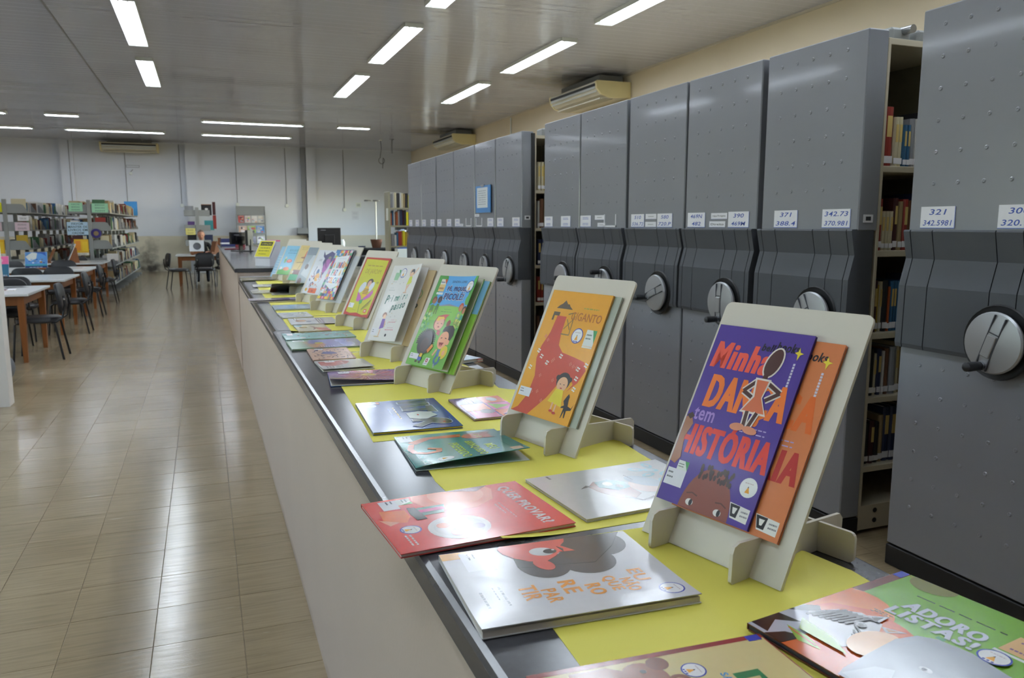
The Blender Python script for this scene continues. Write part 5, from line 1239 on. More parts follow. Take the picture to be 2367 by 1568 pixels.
a = Art(.218, .322, '#e6a21c')
a.poly([(.0, .0), (.30, .0), (.52, .16), (.62, .27), (.70, .33), (.80, .345), (.86, .30), (.80, .24), (.92, .32), (.98, .42), (.92, .48), (.75, .50), (.52, .52), (.42, .57), (.39, .66), (.38, .80), (.22, .80), (.20, .66), (.13, .54), (.12, .44), (.20, .30), (.19, .15), (.10, .04)], '#c8492e')
random.seed(3)
for k in range(46):
    x, y = random.uniform(.14, .9), random.uniform(.02, .74)
    if (x < .36 and y > .55) or (y < .5 and x < .55 + .0 and y > x * .35 - .05) or (.38 < y < .48): 
        for q in range(4): a.ell(x + .013 * math.cos(q * 1.57), y + .010 * math.sin(q * 1.57), .009, '#dd7f68', n=6)
for x, y in ((.52, .49), (.33, .42), (.12, .50), (.07, .36), (.20, .46), (.96, .46), (.86, .42), (.88, .35), (.90, .27)):
    for q in range(4): a.ell(x + .018 * math.cos(q * 1.57 + .5), y + .014 * math.sin(q * 1.57 + .5), .015, '#f0ece2', .010, n=7)
a.rect(.14, .80, .25, .83, '#5f5138'); a.rect(.14, .76, .17, .80, '#5f5138'); a.poly([(.16, .86), (.44, .86), (.38, .885), (.36, .90), (.24, .90), (.20, .885)], '#584a35'); a.poly([(.24, .90), (.28, .93), (.33, .90)], '#584a35'); a.line([(.38, .66), (.52, .66), (.50, .84), (.40, .82)], .012, '#7a6a3a'); a.line([(.40, .70), (.50, .78)], .01, '#7a6a3a'); a.line([(.50, .70), (.41, .78)], .01, '#7a6a3a')
a.text('GIGANTO', .46, .78, .95, .845, '#b56a1e', bold=.01); a.scrib(.62, .87, .86, .895, '#a8a23a')
a.seal(.66, .665, .09); a.pnld(.79, .60, .95, .725); a.rect(.79, .585, .95, .598, '#e4e4da')
a.ell(.70, .31, .11, '#2a2522', .10); a.ell(.70, .285, .085, '#e8b48a', .085); a.ell(.80, .33, .03, '#2a2522'); a.ell(.60, .33, .03, '#2a2522'); a.ell(.67, .285, .011, '#2a2522', .005); a.ell(.73, .285, .011, '#2a2522', .005); a.ell(.70, .255, .018, '#c44b3a', .008)
a.poly([(.63, .245), (.75, .245), (.80, .12), (.56, .14)], '#e6d12c'); a.rect(.64, .08, .665, .14, '#e8b48a'); a.rect(.70, .07, .725, .13, '#e8b48a'); a.ell(.66, .075, .03, '#c8402e', .014); a.ell(.72, .065, .03, '#c8402e', .014)
a.poly([(.81, .17), (.84, .21), (.86, .23), (.885, .21), (.885, .185), (.90, .14), (.96, .13), (.985, .165), (.965, .115), (.90, .105), (.905, .05), (.89, .05), (.87, .10), (.85, .045), (.84, .045), (.845, .12), (.80, .115), (.80, .125), (.84, .14)], '#26221f')
a.call(.03, .13, .235, .20)
PF = stand(.676, 1.815, -1.310, 'white slotted stand second from the camera, yellow book on it', .288, .431, .44)
make_book('picture_book', 'grey green copy half hidden behind the yellow and red book', on_panel(PF, .050, .064, .0042), .218, .322, .006, '#a9b0a0', Art(.218, .322, '#a7ae9e').scrib(.2, .8, .8, .85, '#8b9184'))
make_book('picture_book', 'yellow book with a giant red flowered dress and a small girl', on_panel(PF, .027, .062, .0115, 0), .218, .324, .005, '#e0a021', a)

a = Art(.228, .325, '#6fb043')
a.rect(0, .66, 1, 1, '#57a9e6'); a.poly([(0, .62), (.25, .655), (.5, .675), (.75, .665), (1, .62), (1, .5), (0, .5)], '#86c24c'); a.poly([(.12, .655), (.5, .69), (.8, .66), (.5, .67)], '#8b8fa6')
a.ell(.06, .95, .17, '#4b9a3f', .14); a.ell(.0, .80, .12, '#4b9a3f', .2); a.ell(.99, .86, .08, '#55a845', .25); a.ell(.96, .74, .07, '#55a845', .08)
a.text('SANDRA LOPES', .36, .925, .74, .95, '#24407a', bold=.02)
for d, c in ((.010, '#eef0f6'), (0, '#2a2f72')):
    a.text('PÉ, PIQUE,', .30 - d, .825 - d * .6, .80 + d, .895 + d * .6, c, bold=.045); a.text('PICOLÉ!', .29 - d, .735 - d * .6, .80 + d, .825 + d * .6, c, bold=.045)
a.seal(.87, .885, .095); a.rect(.08, .82, .22, .96, '#e7c987'); a.rect(.08, .90, .22, .96, '#e9e6dc'); a.poly([(.22, .96), (.16, .96), (.22, .90)], '#d2603a'); a.scrib(.09, .91, .18, .94, '#4a5a8a'); a.scrib(.09, .83, .2, .88, '#a86a3a'); a.rect(.07, .785, .23, .81, '#dfe6e6')
def kid(a, x, y, s, hair, skin, shirt):
    a.ell(x, y, .055 * s, hair, .06 * s); a.ell(x + .006, y - .012 * s, .042 * s, skin, .045 * s); a.poly([(x - .03 * s, y - .05 * s), (x + .03 * s, y - .05 * s), (x + .045 * s, y - .12 * s), (x - .045 * s, y - .12 * s)], shirt); a.line([(x - .02 * s, y - .12 * s), (x - .03 * s, y - .17 * s)], .016 * s, skin); a.line([(x + .02 * s, y - .12 * s), (x + .03 * s, y - .17 * s)], .016 * s, skin)
kid(a, .10, .72, 1., '#7a4b30', '#a8714a', '#5b8a3c'); kid(a, .22, .73, .95, '#3a3034', '#5a4038', '#5b8a3c'); kid(a, .85, .66, 1.1, '#b5492f', '#c8895e', '#8fae9a'); kid(a, .96, .63, 1., '#3d2b28', '#c07a54', '#3f9a8a')
random.seed(8)
for k in range(26): a.ell(random.uniform(.02, .2), random.uniform(.38, .58), random.uniform(.01, .03), random.choice(['#3f8f4a', '#9ed28a', '#dfe8a0', '#5fa86a']), n=8)
for k in range(22): a.ell(random.uniform(.84, .99), random.uniform(.36, .58), random.uniform(.01, .03), random.choice(['#4f9a44', '#a6d070', '#d8e06a']), n=8)
a.scrib(.42, .625, .60, .635, '#4e7a34'); a.scrib(.36, .595, .64, .61, '#4e7a34')
a.poly([(.30, .48), (.34, .55), (.50, .575), (.62, .575), (.56, .545), (.56, .50)], '#c83c3a'); a.ell(.43, .475, .13, '#8a3a2c', .115); a.ell(.44, .47, .115, '#f0b08e', .10); a.poly([(.33, .50), (.36, .545), (.50, .55), (.54, .52), (.46, .525), (.40, .50)], '#efc23e'); a.line([(.38, .47), (.42, .475)], .01, '#6a3a2c'); a.line([(.48, .475), (.52, .47)], .01, '#6a3a2c'); a.ell(.45, .435, .025, '#a83c34', .012)
a.ell(.68, .48, .05, '#8a3c26', .055); a.poly([(.46, .40), (.54, .40), (.56, .34), (.46, .36)], '#a8302e'); a.ell(.43, .325, .02, '#7a5230', .025)
for k in range(22):
    t = k / 21 * 3.6 - .25; a.line([(.28 + .14 * math.cos(t), .275 + .13 * math.sin(t) * .7), (.28 + .22 * math.cos(t + .12), .275 + .19 * math.sin(t + .12) * .7)], .022, '#2b2527')
a.ell(.28, .25, .17, '#2f2829', .19); a.ell(.29, .23, .10, '#4a3a36', .11)
a.rect(.27, .09, .33, .135, '#e8c23a'); a.rect(.25, .055, .34, .095, '#3353a8'); a.ell(.22, .045, .03, '#4a3428', .016); a.ell(.31, .04, .03, '#4a3428', .016); a.line([(.42, .16), (.50, .235)], .065, '#e08a2e'); a.line([(.395, .145), (.42, .165)], .04, '#5a3a22')
a.poly([(.60, .40), (.63, .44), (.72, .46), (.84, .46), (.92, .42), (.94, .36), (.90, .30), (.84, .26), (.80, .33), (.74, .37), (.68, .385)], '#241f21'); a.ell(.71, .30, .135, '#f0aa84', .135); a.poly([(.60, .38), (.66, .395), (.78, .40), (.86, .34), (.84, .42), (.66, .44)], '#241f21'); a.ell(.86, .28, .04, '#f0aa84'); a.line([(.63, .32), (.67, .325)], .012, '#4a2a22'); a.line([(.74, .325), (.79, .32)], .012, '#4a2a22'); a.poly([(.63, .275), (.76, .275), (.72, .235), (.66, .235)], '#8c2a2c'); a.ell(.69, .245, .03, '#e0746a', .012)
a.poly([(.66, .20), (.76, .20), (.78, .13), (.66, .13)], '#4a7fb0'); a.ell(.845, .175, .105, '#e2c63a', .10); a.ell(.85, .17, .04, '#efae88'); a.line([(.70, .14), (.66, .09), (.72, .04), (.80, .07), (.80, .13)], .045, '#3e6a8e'); a.line([(.64, .20), (.58, .13)], .035, '#efae88'); a.line([(.70, .05), (.73, .01)], .03, '#9aa0a8')
a.call(.04, .065, .25, .125); a.poly([(.42, .02), (.53, .02), (.56, .10), (.45, .10)], '#efefee'); a.ell(.49, .072, .032, '#a03a52', .032); a.ell(.49, .072, .012, '#efefee', .012); a.scrib(.44, .028, .53, .045, '#7f7a9a')
PF = stand(.577, 2.572, -1.206, 'white slotted stand third from the camera, green children book on it', .30, .435, .489)
make_book('picture_book', 'second copy of the green and blue children book, behind the first', on_panel(PF, .068, .060, .0042), .228, .322, .006, '#7f9a2e', Art(.228, .322, '#93c24a').rect(0, .64, 1, 1, '#86bfe2'))
make_book('picture_book', 'green and blue book with laughing children, titled Pé, pique, picolé', on_panel(PF, .040, .062, .0115), .228, .325, .005, '#6fa53c', a, lift=.022, power=2.2)

a = Art(.205, .33, '#e9e7e3')
G = ['#2e6a5c', '#9fb8b0', '#3f7a6a', '#2e6a5c', '#4c8a78', '#b0c4bc', '#3d6f64', '#a9c4ba']
for k, c in enumerate('Primeiro'): 
    hgt = (.10 if c == 'P' else .085 if c in 'i' else .065)
    a.text(c, .12 + k * .097, .50 + k * .006 - (.02 if c == 'P' else 0), .12 + k * .097 + (.03 if c == 'i' else .095 if c in 'mP' else .066), .50 + hgt + k * .006, G[k], bold=.045, shear=.2)
for k, c in enumerate('passo'): a.text(c, .40 + k * .10, .395 + k * .008 - (.025 if c == 'p' else 0), .40 + k * .10 + .08, .465 + k * .008, ['#2e6a5c', '#3f7a6a', '#8fb0a6', '#4c8a78', '#2e5f54'][k], bold=.045, shear=.2)
a.pnld(.14, .80, .29, .94); a.rect(.14, .80, .28, .90, '#9cc8a0'); a.scrib(.13, .77, .28, .785, '#b5b5b0'); a.seal(.40, .895, .105)
a.scrib(.12, .69, .26, .70, '#9aa59f'); a.scrib(.10, .66, .3, .675, '#9aa59f')
a.ell(.745, .90, .07, '#5a5660', .065); a.ell(.735, .87, .055, '#f0c8a8', .055); a.line([(.80, .86), (.92, .95)], .03, '#e9bfa0'); a.line([(.68, .85), (.64, .91), (.70, .94)], .028, '#e9bfa0'); a.poly([(.69, .84), (.79, .84), (.82, .75), (.66, .73)], '#d6dc5a'); a.line([(.69, .73), (.72, .64)], .035, '#e9bfa0'); a.line([(.77, .74), (.70, .66)], .035, '#e9bfa0'); a.ell(.70, .63, .07, '#d8b59a', .015)
a.ell(.27, .335, .07, '#a5786a', .06); a.ell(.285, .315, .05, '#f0c8a8', .05); a.poly([(.24, .285), (.34, .285), (.38, .17), (.24, .15)], '#8767b4'); a.line([(.36, .26), (.40, .18)], .028, '#e9bfa0'); a.line([(.29, .15), (.29, .06)], .03, '#e9bfa0'); a.ell(.24, .052, .10, '#dcc49a', .012)
random.seed(11)
for k in range(14): a.ell(random.choice([random.uniform(.03, .5), random.uniform(.5, .95)]), random.choice([random.uniform(.2, .36), random.uniform(.72, .8)]), .014, random.choice(['#e0c878', '#c9a86a', '#a8a096']), .007, rot=k, n=8)
a.scrib(.56, .265, .70, .278, '#d9a0b0'); a.scrib(.50, .235, .76, .255, '#d4607e'); a.scrib(.52, .165, .74, .178, '#d9a0b0'); a.scrib(.46, .135, .78, .155, '#d4607e'); a.ell(.55, .075, .035, '#24242a', .03); a.call(.03, .07, .2, .16)
PF = stand(.564, 3.160, -1.088, 'white slotted stand fourth from the camera, white and tan books on it', .30, .435, .48)
at = Art(.235, .32, '#c3ab82'); at.text('so', .60, .49, .86, .56, '#2c3a30', bold=.02); at.ell(.80, .68, .085, '#8c9a6a', .09); at.ell(.80, .68, .055, '#c3ab82', .06); at.scrib(.45, .36, .8, .38, '#a5744c'); at.scrib(.45, .27, .7, .29, '#b0443c')
make_book('picture_book', 'tan book behind the white one with the lettering Primeiro passo', on_panel(PF, .045, .060, .0042), .235, .322, .005, '#b79c6e', at)
make_book('picture_book', 'white book titled Primeiro passo, its cover bent forward', on_panel(PF, .032, .062, .0105), .205, .33, .003, '#e6e4e0', a, lift=.035, power=1.5)

a = Art(.24, .33, '#b8352a'); a.poly([(.06, .05), (.25, .035), (.5, .055), (.75, .03), (.95, .05), (.955, .5), (.945, .96), (.6, .965), (.05, .97), (.045, .5)], '#c8c526')
a.scrib(.20, .835, .84, .88, '#a8902a'); a.text('DE JARDIM', .20, .70, .82, .80, '#9c8222', bold=.0)
a.ell(.57, .565, .12, '#3a2520', .10, rot=.2); a.ell(.56, .545, .075, '#d9a384', .085); a.ell(.34, .48, .10, '#dfe2ea', .14, rot=-.6); a.ell(.68, .50, .08, '#dfe2ea', .13, rot=-.5); a.ell(.53, .41, .11, '#e3b429', .13)
for k in range(4): a.rect(.43, .375 + k * .025, .63, .385 + k * .025, '#5a4320')
a.poly([(.30, .24), (.24, .40), (.40, .34), (.50, .27), (.80, .46), (.84, .40), (.78, .33), (.50, .24)], '#c45cae'); a.poly([(.42, .26), (.56, .29), (.56, .22), (.48, .19)], '#3f9a52'); a.line([(.50, .19), (.56, .05)], .02, '#7a8a22'); a.poly([(.62, .12), (.90, .32), (.86, .20), (.66, .10)], '#a39a1e'); a.line([(.64, .12), (.88, .28)], .012, '#6a6a1a')
for k in range(6): a.ell(.68 + k * .035, .155 + k * .024, .018, '#7a5a1a', .01, rot=.7, n=8)
a.ell(.86, .58, .05, '#a8a030', .03); a.rect(.76, .07, .87, .13, '#d2322c'); a.rect(.785, .085, .845, .115, '#e6d8c8'); a.call(.08, .125, .28, .205); a.scrib(.30, .085, .44, .1, '#8f8c1c')
PF = stand(.631, 4.172, -1.227, 'white slotted stand fifth from the camera, yellow green bee book on it')
make_book('picture_book', 'yellow green book with a red border and a bee girl in a pink flower', on_panel(PF, .035, .060, .0046), .24, .33, .007, '#b43a2b', a)

a = Art(.22, .33, '#5a6f8a'); random.seed(21)
PC = ['#c8405a', '#3f7fb8', '#e0c040', '#4a9a6a', '#d87a3a', '#6a4a98', '#c9ccd2', '#3a4a6a', '#e0a0b0', '#7fb8b0']
for i in range(12):
    for j in range(18): a.rect(i / 12, j / 18, (i + 1) / 12, (j + 1) / 18, random.choice(PC))
a.poly([(.14, .86), (.88, .90), (.88, .28), (.52, .20), (.14, .30)], '#e6eaee'); a.scrib(.25, .82, .78, .84, '#b9c2ce')
def rainbow(a, s, x0, y0, x1, y1, cols):
    n = len(s); w_ = (x1 - x0) / n
    for k, c in enumerate(s):
        if c != ' ': a.text(c, x0 + k * w_ + w_ * .06, y0, x0 + (k + 1) * w_ - w_ * .06, y1 + (.02 if c in 'ÃÉ' else 0), cols[k % len(cols)], bold=.055, shear=.1)
RB = ['#e0a030', '#3a6ab8', '#3f9a8a', '#d84a4a', '#5a4a9a', '#d8702e']
rainbow(a, 'A UNIÃO', .16, .635, .87, .755, RB); rainbow(a, 'FAZ A', .24, .48, .78, .60, RB[2:] + RB[:2]); rainbow(a, 'COLCHA', .15, .325, .87, .445, RB[4:] + RB[:4])
a.call(.06, .12, .22, .20); a.ell(.86, .20, .10, '#dfe2e6', .07); a.scrib(.45, .27, .6, .285, '#c3ccd6')
PF = stand(.604, 4.995, -1.210, 'white slotted stand sixth from the camera, patchwork lettering book on it')
make_book('picture_book', 'pale grey copy behind the patchwork book', on_panel(PF, .075, .062, .0042), .24, .31, .005, '#c6c8cb', Art(.24, .31, '#c4c6ca').scrib(.2, .8, .8, .84, '#b0b3b8'))
make_book('picture_book', 'patchwork bordered book titled A união faz a colcha', on_panel(PF, .025, .072, .0105), .222, .335, .004, '#5c7090', a, lift=.012, power=2.0)

a = Art(.235, .328, '#dadde4')
a.poly([(.30, .98), (.36, .86), (.55, .92), (.72, .98), (.95, .93), (.98, .80), (.80, .66), (.72, .45), (.62, .40), (.60, .58), (.45, .72), (.50, .84)], '#4d4a78'); a.ell(.70, .66, .14, '#b06ab0', .24, rot=-.2); a.ell(.74, .83, .08, '#8a8a78', .05)
for k in range(6): a.line([(.5 + k * .04, .78 - k * .03), (.62 + k * .03, .75 - k * .03)], .014, '#231f3a')
a.ell(.36, .46, .20, '#e4e2ea', .28); a.line([(.26, .62), (.20, .48), (.34, .36)], .03, '#5a5870'); a.ell(.40, .50, .07, '#3f6a9a', .09); a.ell(.46, .38, .12, '#e0a23a', .13); a.line([(.60, .50), (.72, .38), (.66, .28)], .02, '#c84a30')
random.seed(4)
for k in range(40): a.ell(random.uniform(.08, .75), random.uniform(.14, .40), random.uniform(.012, .035), random.choice(['#e0a23a', '#c84a30', '#5a4a8a', '#e6e4ea', '#3a3a50', '#d87a3a']), n=8)
a.rect(.28, .02, .72, .13, '#d8602a'); a.ell(.5, .07, .05, '#a83a22', .03); a.ell(.14, .09, .07, '#d8a83a', .05); a.scrib(.2, .74, .36, .80, '#6a6e80', 2); a.call(.05, .13, .2, .19)
PF = stand(.576, 5.580, -1.180, 'white slotted stand seventh from the camera, purple jaguar book on it')
make_book('picture_book', 'white book with a purple jaguar and small coloured figures', on_panel(PF, .035, .060, .0046), .235, .328, .006, '#c9ccd4', a)

PF = stand(.600, 6.270, -1.160, 'white slotted stand eighth from the camera, almost hidden')
a = Art(.235, .328, '#9aa5ac'); a.ell(.2, .12, .12, '#5a3a30', .12); a.poly([(.1, .3), (.5, .9), (.9, .5), (.6, .2)], '#c5ccd0'); a.rect(.0, .8, 1, 1, '#7c8a94'); a.ell(.3, .5, .1, '#6d5a52')
make_book('picture_book', 'grey book with a brown head, mostly hidden by the jaguar book', on_panel(PF, .020, .060, .0046), .235, .328, .006, '#8b969e', a)

a = Art(.235, .327, '#d8bf74'); a.rect(0, 0, 1, .17, '#4aa880'); a.rect(.6, .17, 1, .27, '#4aa880'); a.scrib(.15, .86, .85, .95, '#b59c50')
a.poly([(.52, .84), (.62, .86), (.60, .66), (.48, .66)], '#c84a2c'); a.ell(.54, .65, .26, '#8a5424', .035); a.rect(.51, .50, .55, .63, '#7a3a20'); a.line([(.12, .50), (.50, .52)], .02, '#5a3a1a'); a.line([(.46, .50), (.36, .32)], .018, '#7a3a20'); a.line([(.55, .50), (.60, .32)], .018, '#a06a2a')
a.poly([(.10, .30), (.60, .30), (.66, .10), (.56, .12), (.52, .17), (.14, .17)], '#6a2f22'); a.rect(.04, .20, .16, .26, '#e3ddd0'); a.ell(.86, .30, .05, '#8a6a3a', .06); a.ell(.92, .62, .06, '#e4e0d4', .07)
PF = stand(.611, 6.955, -1.137, 'white slotted stand ninth from the camera, tan signpost book on it')
make_book('picture_book', 'tan book with a red and brown figure over a turquoise strip', on_panel(PF, .035, .060, .0046), .235, .327, .007, '#c8b06a', a)

a = Art(.235, .30, '#7fbfdc'); a.poly([(0, 0), (1, 0), (1, .22), (.7, .17), (.4, .2), (0, .14)], '#5aa83c'); a.scrib(.30, .80, .90, .88, '#2a5a8a'); a.scrib(.26, .72, .88, .77, '#2a5a8a')
a.ell(.58, .47, .20, '#c8482e', .08); a.ell(.58, .48, .13, '#e08a7a', .04); a.ell(.56, .20, .22, '#d8733a', .08); a.ell(.28, .50, .07, '#5a9a4a', .14); a.ell(.27, .58, .05, '#e6dccc', .06); a.poly([(.90, .9), (1, .9), (1, .3), (.92, .4)], '#3f9a5a'); a.call(.08, .17, .24, .26)
PF = stand(.590, 7.85, -1.120, 'white slotted stand tenth from the camera, light blue book on it')
make_book('picture_book', 'light blue book with a red hat over green grass', on_panel(PF, .035, .060, .0046), .235, .262, .007, '#6aaccc', a)
a = Art(.20, .34, '#8fb8d0'); a.rect(.8, .4, 1, 1, '#3f7f94')
for k in range(8): a.rect(.1, .1 + k * .08, .7, .13 + k * .08, '#b5cfde')
bk = make_book('picture_book', 'tall grey blue book leaning behind the light blue book at the counter end', frame((.60, 8.28, ZN + .001), Vector((.42, -.9, 0)), Vector((.42, .2, .9))), .20, .34, .008, '#5f93a8', a)

# ------------------------------------------------------------------ books lying flat along the corridor edge
# 1 bear book at the bottom edge of the view
a = Art(.25, .31, '#d9c98c'); a.rect(0, 0, .035, 1, '#8c2a22'); a.rect(.0, .93, .05, .99, '#2f3fa8')
a.poly([(.05, .15), (.20, .12), (.4, .2), (.36, .34), (.10, .36), (.05, .3)], '#8a4a28'); a.ell(.19, .415, .135, '#8a4a28', .115); a.ell(.09, .50, .055, '#7a3f22'); a.ell(.25, .53, .055, '#7a3f22'); a.ell(.25, .53, .028, '#b07a52'); a.ell(.13, .425, .016, '#1c1512'); a.ell(.23, .44, .016, '#1c1512'); a.ell(.26, .39, .05, '#b98a62', .04); a.ell(.27, .40, .018, '#1c1512', .013)
a.seal(.30, .865, .14) if False else a.seal(.19, .61, .06)
a.text('D', .28, .735, .42, .845, '#1f7a44', bold=.10); a.text('SAN', .25, .69, .36, .72, '#3f8fc0', bold=.03); a.call(.08, .0, .2, .10)
make_book('picture_book', 'cream book with a brown bear, cut off at the bottom edge of the view', flat(.318, .772, -1.632), .25, .312, .006, '#8f3026', a)
# 2 green animal book at the lower right
a = Art(.275, .315, '#74a829'); a.rect(0, 0, .055, 1, '#6e2f22'); a.rect(0, .93, .05, 1, '#2a3fb8'); a.poly([(.05, .99), (.3, 1), (.12, .94)], '#8c8a2a')
a.ell(.20, .98, .12, '#7a7a2a', .10); a.ell(.10, .42, .26, '#d8742a', .28)
a.poly([(0, 0), (.55, 0), (.75, .20), (.70, .40), (.40, .52), (.22, .55), (.06, .45), (0, .3)], '#d2622c')
a.poly([(0, 0), (.16, 0), (.22, .20), (.12, .36), (0, .30)], '#c2c3cf'); a.poly([(0, .02), (.1, .02), (.04, .12), (.12, .2), (0, .18)], '#1d1719'); a.poly([(.10, .0), (.2, .0), (.22, .12), (.14, .08)], '#1d1719'); a.poly([(0, .24), (.10, .34), (.05, .38), (0, .33)], '#1d1719')
Z_ = '#dadbdd'; K_ = '#1d1719'
a.poly([(.06, .30), (.12, .42), (.20, .48), (.32, .47), (.36, .40), (.40, .28), (.36, .18), (.26, .16), (.14, .22)], Z_)
for k in range(7): a.line([(.075 + k * .026, .27 + k * .012), (.10 + k * .027, .36 + k * .016), (.15 + k * .026, .445 + k * .004)], .017, K_)
a.poly([(.235, .47), (.30, .54), (.31, .46)], Z_); a.poly([(.255, .475), (.29, .515), (.295, .465)], K_); a.poly([(.33, .45), (.43, .49), (.38, .42)], Z_); a.poly([(.35, .45), (.41, .475), (.38, .435)], '#b98a6a')
for k in range(4): a.line([(.27 + k * .022, .36 - k * .035), (.36 + k * .008, .31 - k * .04)], .011, K_)
a.ell(.275, .385, .03, '#8f8f94', .026); a.ell(.28, .385, .015, K_)
a.poly([(.10, .13), (.22, .13), (.33, .09), (.22, .07)], '#8fae2a'); a.line([(.12, .12), (.30, .095)], .008, '#c8502a')
a.ell(.42, .30, .10, '#e8b88c', .14); a.poly([(.10, .22), (.30, .20), (.42, .14), (.16, .14)], '#8fae2a')
a.poly([(.48, .05), (.46, .20), (.44, .40), (.47, .50), (.54, .545), (.68, .56), (.88, .52), (.88, 0), (.50, 0)], '#a6abb2'); a.poly([(.50, .02), (.54, .16), (.60, .2), (.7, 0)], '#b9bdc4'); a.ell(.66, .30, .028, '#dfe1e4', .02); a.ell(.655, .30, .011, '#2b2d33'); a.ell(.80, .28, .028, '#dfe1e4', .02); a.ell(.795, .28, .011, '#2b2d33'); a.rect(.52, .545, .56, .57, '#3f8f4a')
for d, c in ((.006, '#5a8a20'), (0, '#e0e4ee')): a.text('ADORO', .25 + d, .675 - d, .635 + d, .76 - d, c, bold=.065); a.text('LISTAS!', .235 + d, .585 - d, .65 + d, .665 - d, c, bold=.065)
a.scrib(.22, .82, .66, .84, '#3f5a1c'); a.scrib(.20, .555, .30, .57, '#3f5a1c'); a.scrib(.20, .53, .30, .545, '#3f5a1c'); a.seal(.745, .605, .068); a.rect(.70, .70, .88, .86, '#dfb27a'); a.rect(.69, .675, .85, .692, '#e2e6de'); a.scrib(.73, .80, .84, .83, '#8a6a8a'); a.scrib(.73, .72, .82, .75, '#8a6a8a'); a.rect(.90, 0, 1, 1, '#6e2f22')
make_book('picture_book', 'green book titled Adoro listas with a zebra and a grey elephant', flat(.628, .775, -1.43, .0030), .275, .312, .008, '#5f2a20', a, pages=M_inkd)
# 3 white book, orange lettering
a = Art(.246, .316, '#d6d6d8')
HR = '#3b3130'; FC = '#d9584b'
a.ell(.13, .80, .20, HR, .19, n=32); a.ell(.35, .67, .195, HR, .185, n=32); a.ell(.33, .455, .195, HR, .165, n=32); a.poly([(0, .62), (.2, .60), (.36, .50), (.40, .70), (.2, .86), (0, .97)], HR); a.poly([(.16, .34), (.33, .325), (.36, .42), (.2, .44)], HR)
a.poly([(0, .66), (.05, .645), (.10, .61), (.20, .66), (.19, .58), (.24, .545), (.30, .48), (.27, .40), (.20, .34), (.12, .30), (.04, .29), (0, .31)], FC)
a.ell(.34, .455, .085, FC, .055, rot=.35)
a.ell(.155, .495, .062, '#e4e4e2', .082, rot=-.2); a.ell(.165, .535, .036, '#241f22', .044); a.ell(.15, .555, .011, '#e4e4e2'); a.poly([(.10, .585), (.15, .61), (.20, .60), (.15, .592)], HR)
a.rect(0, 0, .10, .15, '#d99a2c')
ORG = '#e0902e'
a.text('EU', .56, .80, .72, .87, ORG, bold=.04); a.text('NÃO', .66, .725, .83, .80, ORG, bold=.04); a.text('QUE', .605, .645, .795, .715, ORG, bold=.04); a.text('RO', .67, .55, .81, .625, ORG, bold=.055)
a.text('RE', .585, .445, .745, .525, ORG, bold=.055); a.text('PAR', .655, .345, .825, .415, ORG, bold=.04); a.text('TIR', .58, .255, .76, .335, ORG, bold=.045)
a.seal(.87, .91, .075, '#3a45a8'); a.scrib(.54, .165, .78, .19, '#5d5f66'); a.scrib(.54, .14, .7, .155, '#7d7f86'); a.scrib(.58, .07, .78, .10, '#5d5f66'); a.call(.03, .09, .30, .18); a.scrib(.06, .20, .34, .24, '#c2bcc4')
make_book('picture_book', 'white book titled Eu não quero repartir in orange, overhanging the counter edge', flat(.314, 1.122, -1.627), .246, .316, .010, '#d3d3d5', a, pages=mat('grey_pages', '#c6bdb6', .7), lift=.004, power=5)
# 4 red book
a = Art(.247, .315, '#d33a33'); a.poly([(0, .30), (0, .78), (.10, .80), (.30, .74), (.42, .60), (.40, .44), (.30, .34), (.14, .28)], '#e07a5c'); a.ell(.10, .56, .22, '#e58a6a', .22); a.poly([(0, .50), (.10, .70), (.0, .8)], '#7a3040')
a.poly([(.26, .24), (.42, .22), (.42, .40), (.26, .44)], '#3f6f66'); a.poly([(.30, .22), (.36, .22), (.36, .42), (.30, .42)], '#c8508a'); a.poly([(.23, .22), (.24, .265), (.36, .275), (.49, .28), (.49, .22), (.36, .21)], '#2a2226'); a.poly([(.22, .06), (.46, .04), (.50, .16), (.40, .20), (.26, .20)], '#e07036'); a.poly([(.38, .02), (.52, .06), (.48, .12)], '#e8a080')
a.ell(.72, .40, .215, '#e6e2e0', .22, n=30); a.ell(.72, .40, .175, '#dcd8d8', .18, n=30)
for x, y, c in ((.66, .32, '#d86a3a'), (.62, .44, '#c87a7a'), (.73, .40, '#c86a70'), (.82, .36, '#c87a7a'), (.76, .50, '#b8a8c8')): a.ell(x, y, .048, c, .045)
a.text('QUER PROVAR?', .09, .825, .91, .91, '#efe6e6', bold=.045); a.scrib(.40, .735, .72, .75, '#e0b0b0'); a.scrib(.42, .705, .62, .72, '#e0b0b0')
a.seal(.635, .145, .075); a.scrib(.72, .08, .90, .13, '#e8dcd8', 2); a.call(.03, .09, .22, .19); a.pnld(.03, .19, .15, .28)
make_book('picture_book', 'red book titled Quer provar with a plate, jutting over the counter edge', flat(.244, 1.398, -1.503, .0022), .247, .315, .007, '#c43a34', a, pages=mat('pink_pages', '#d3c2bc', .7))
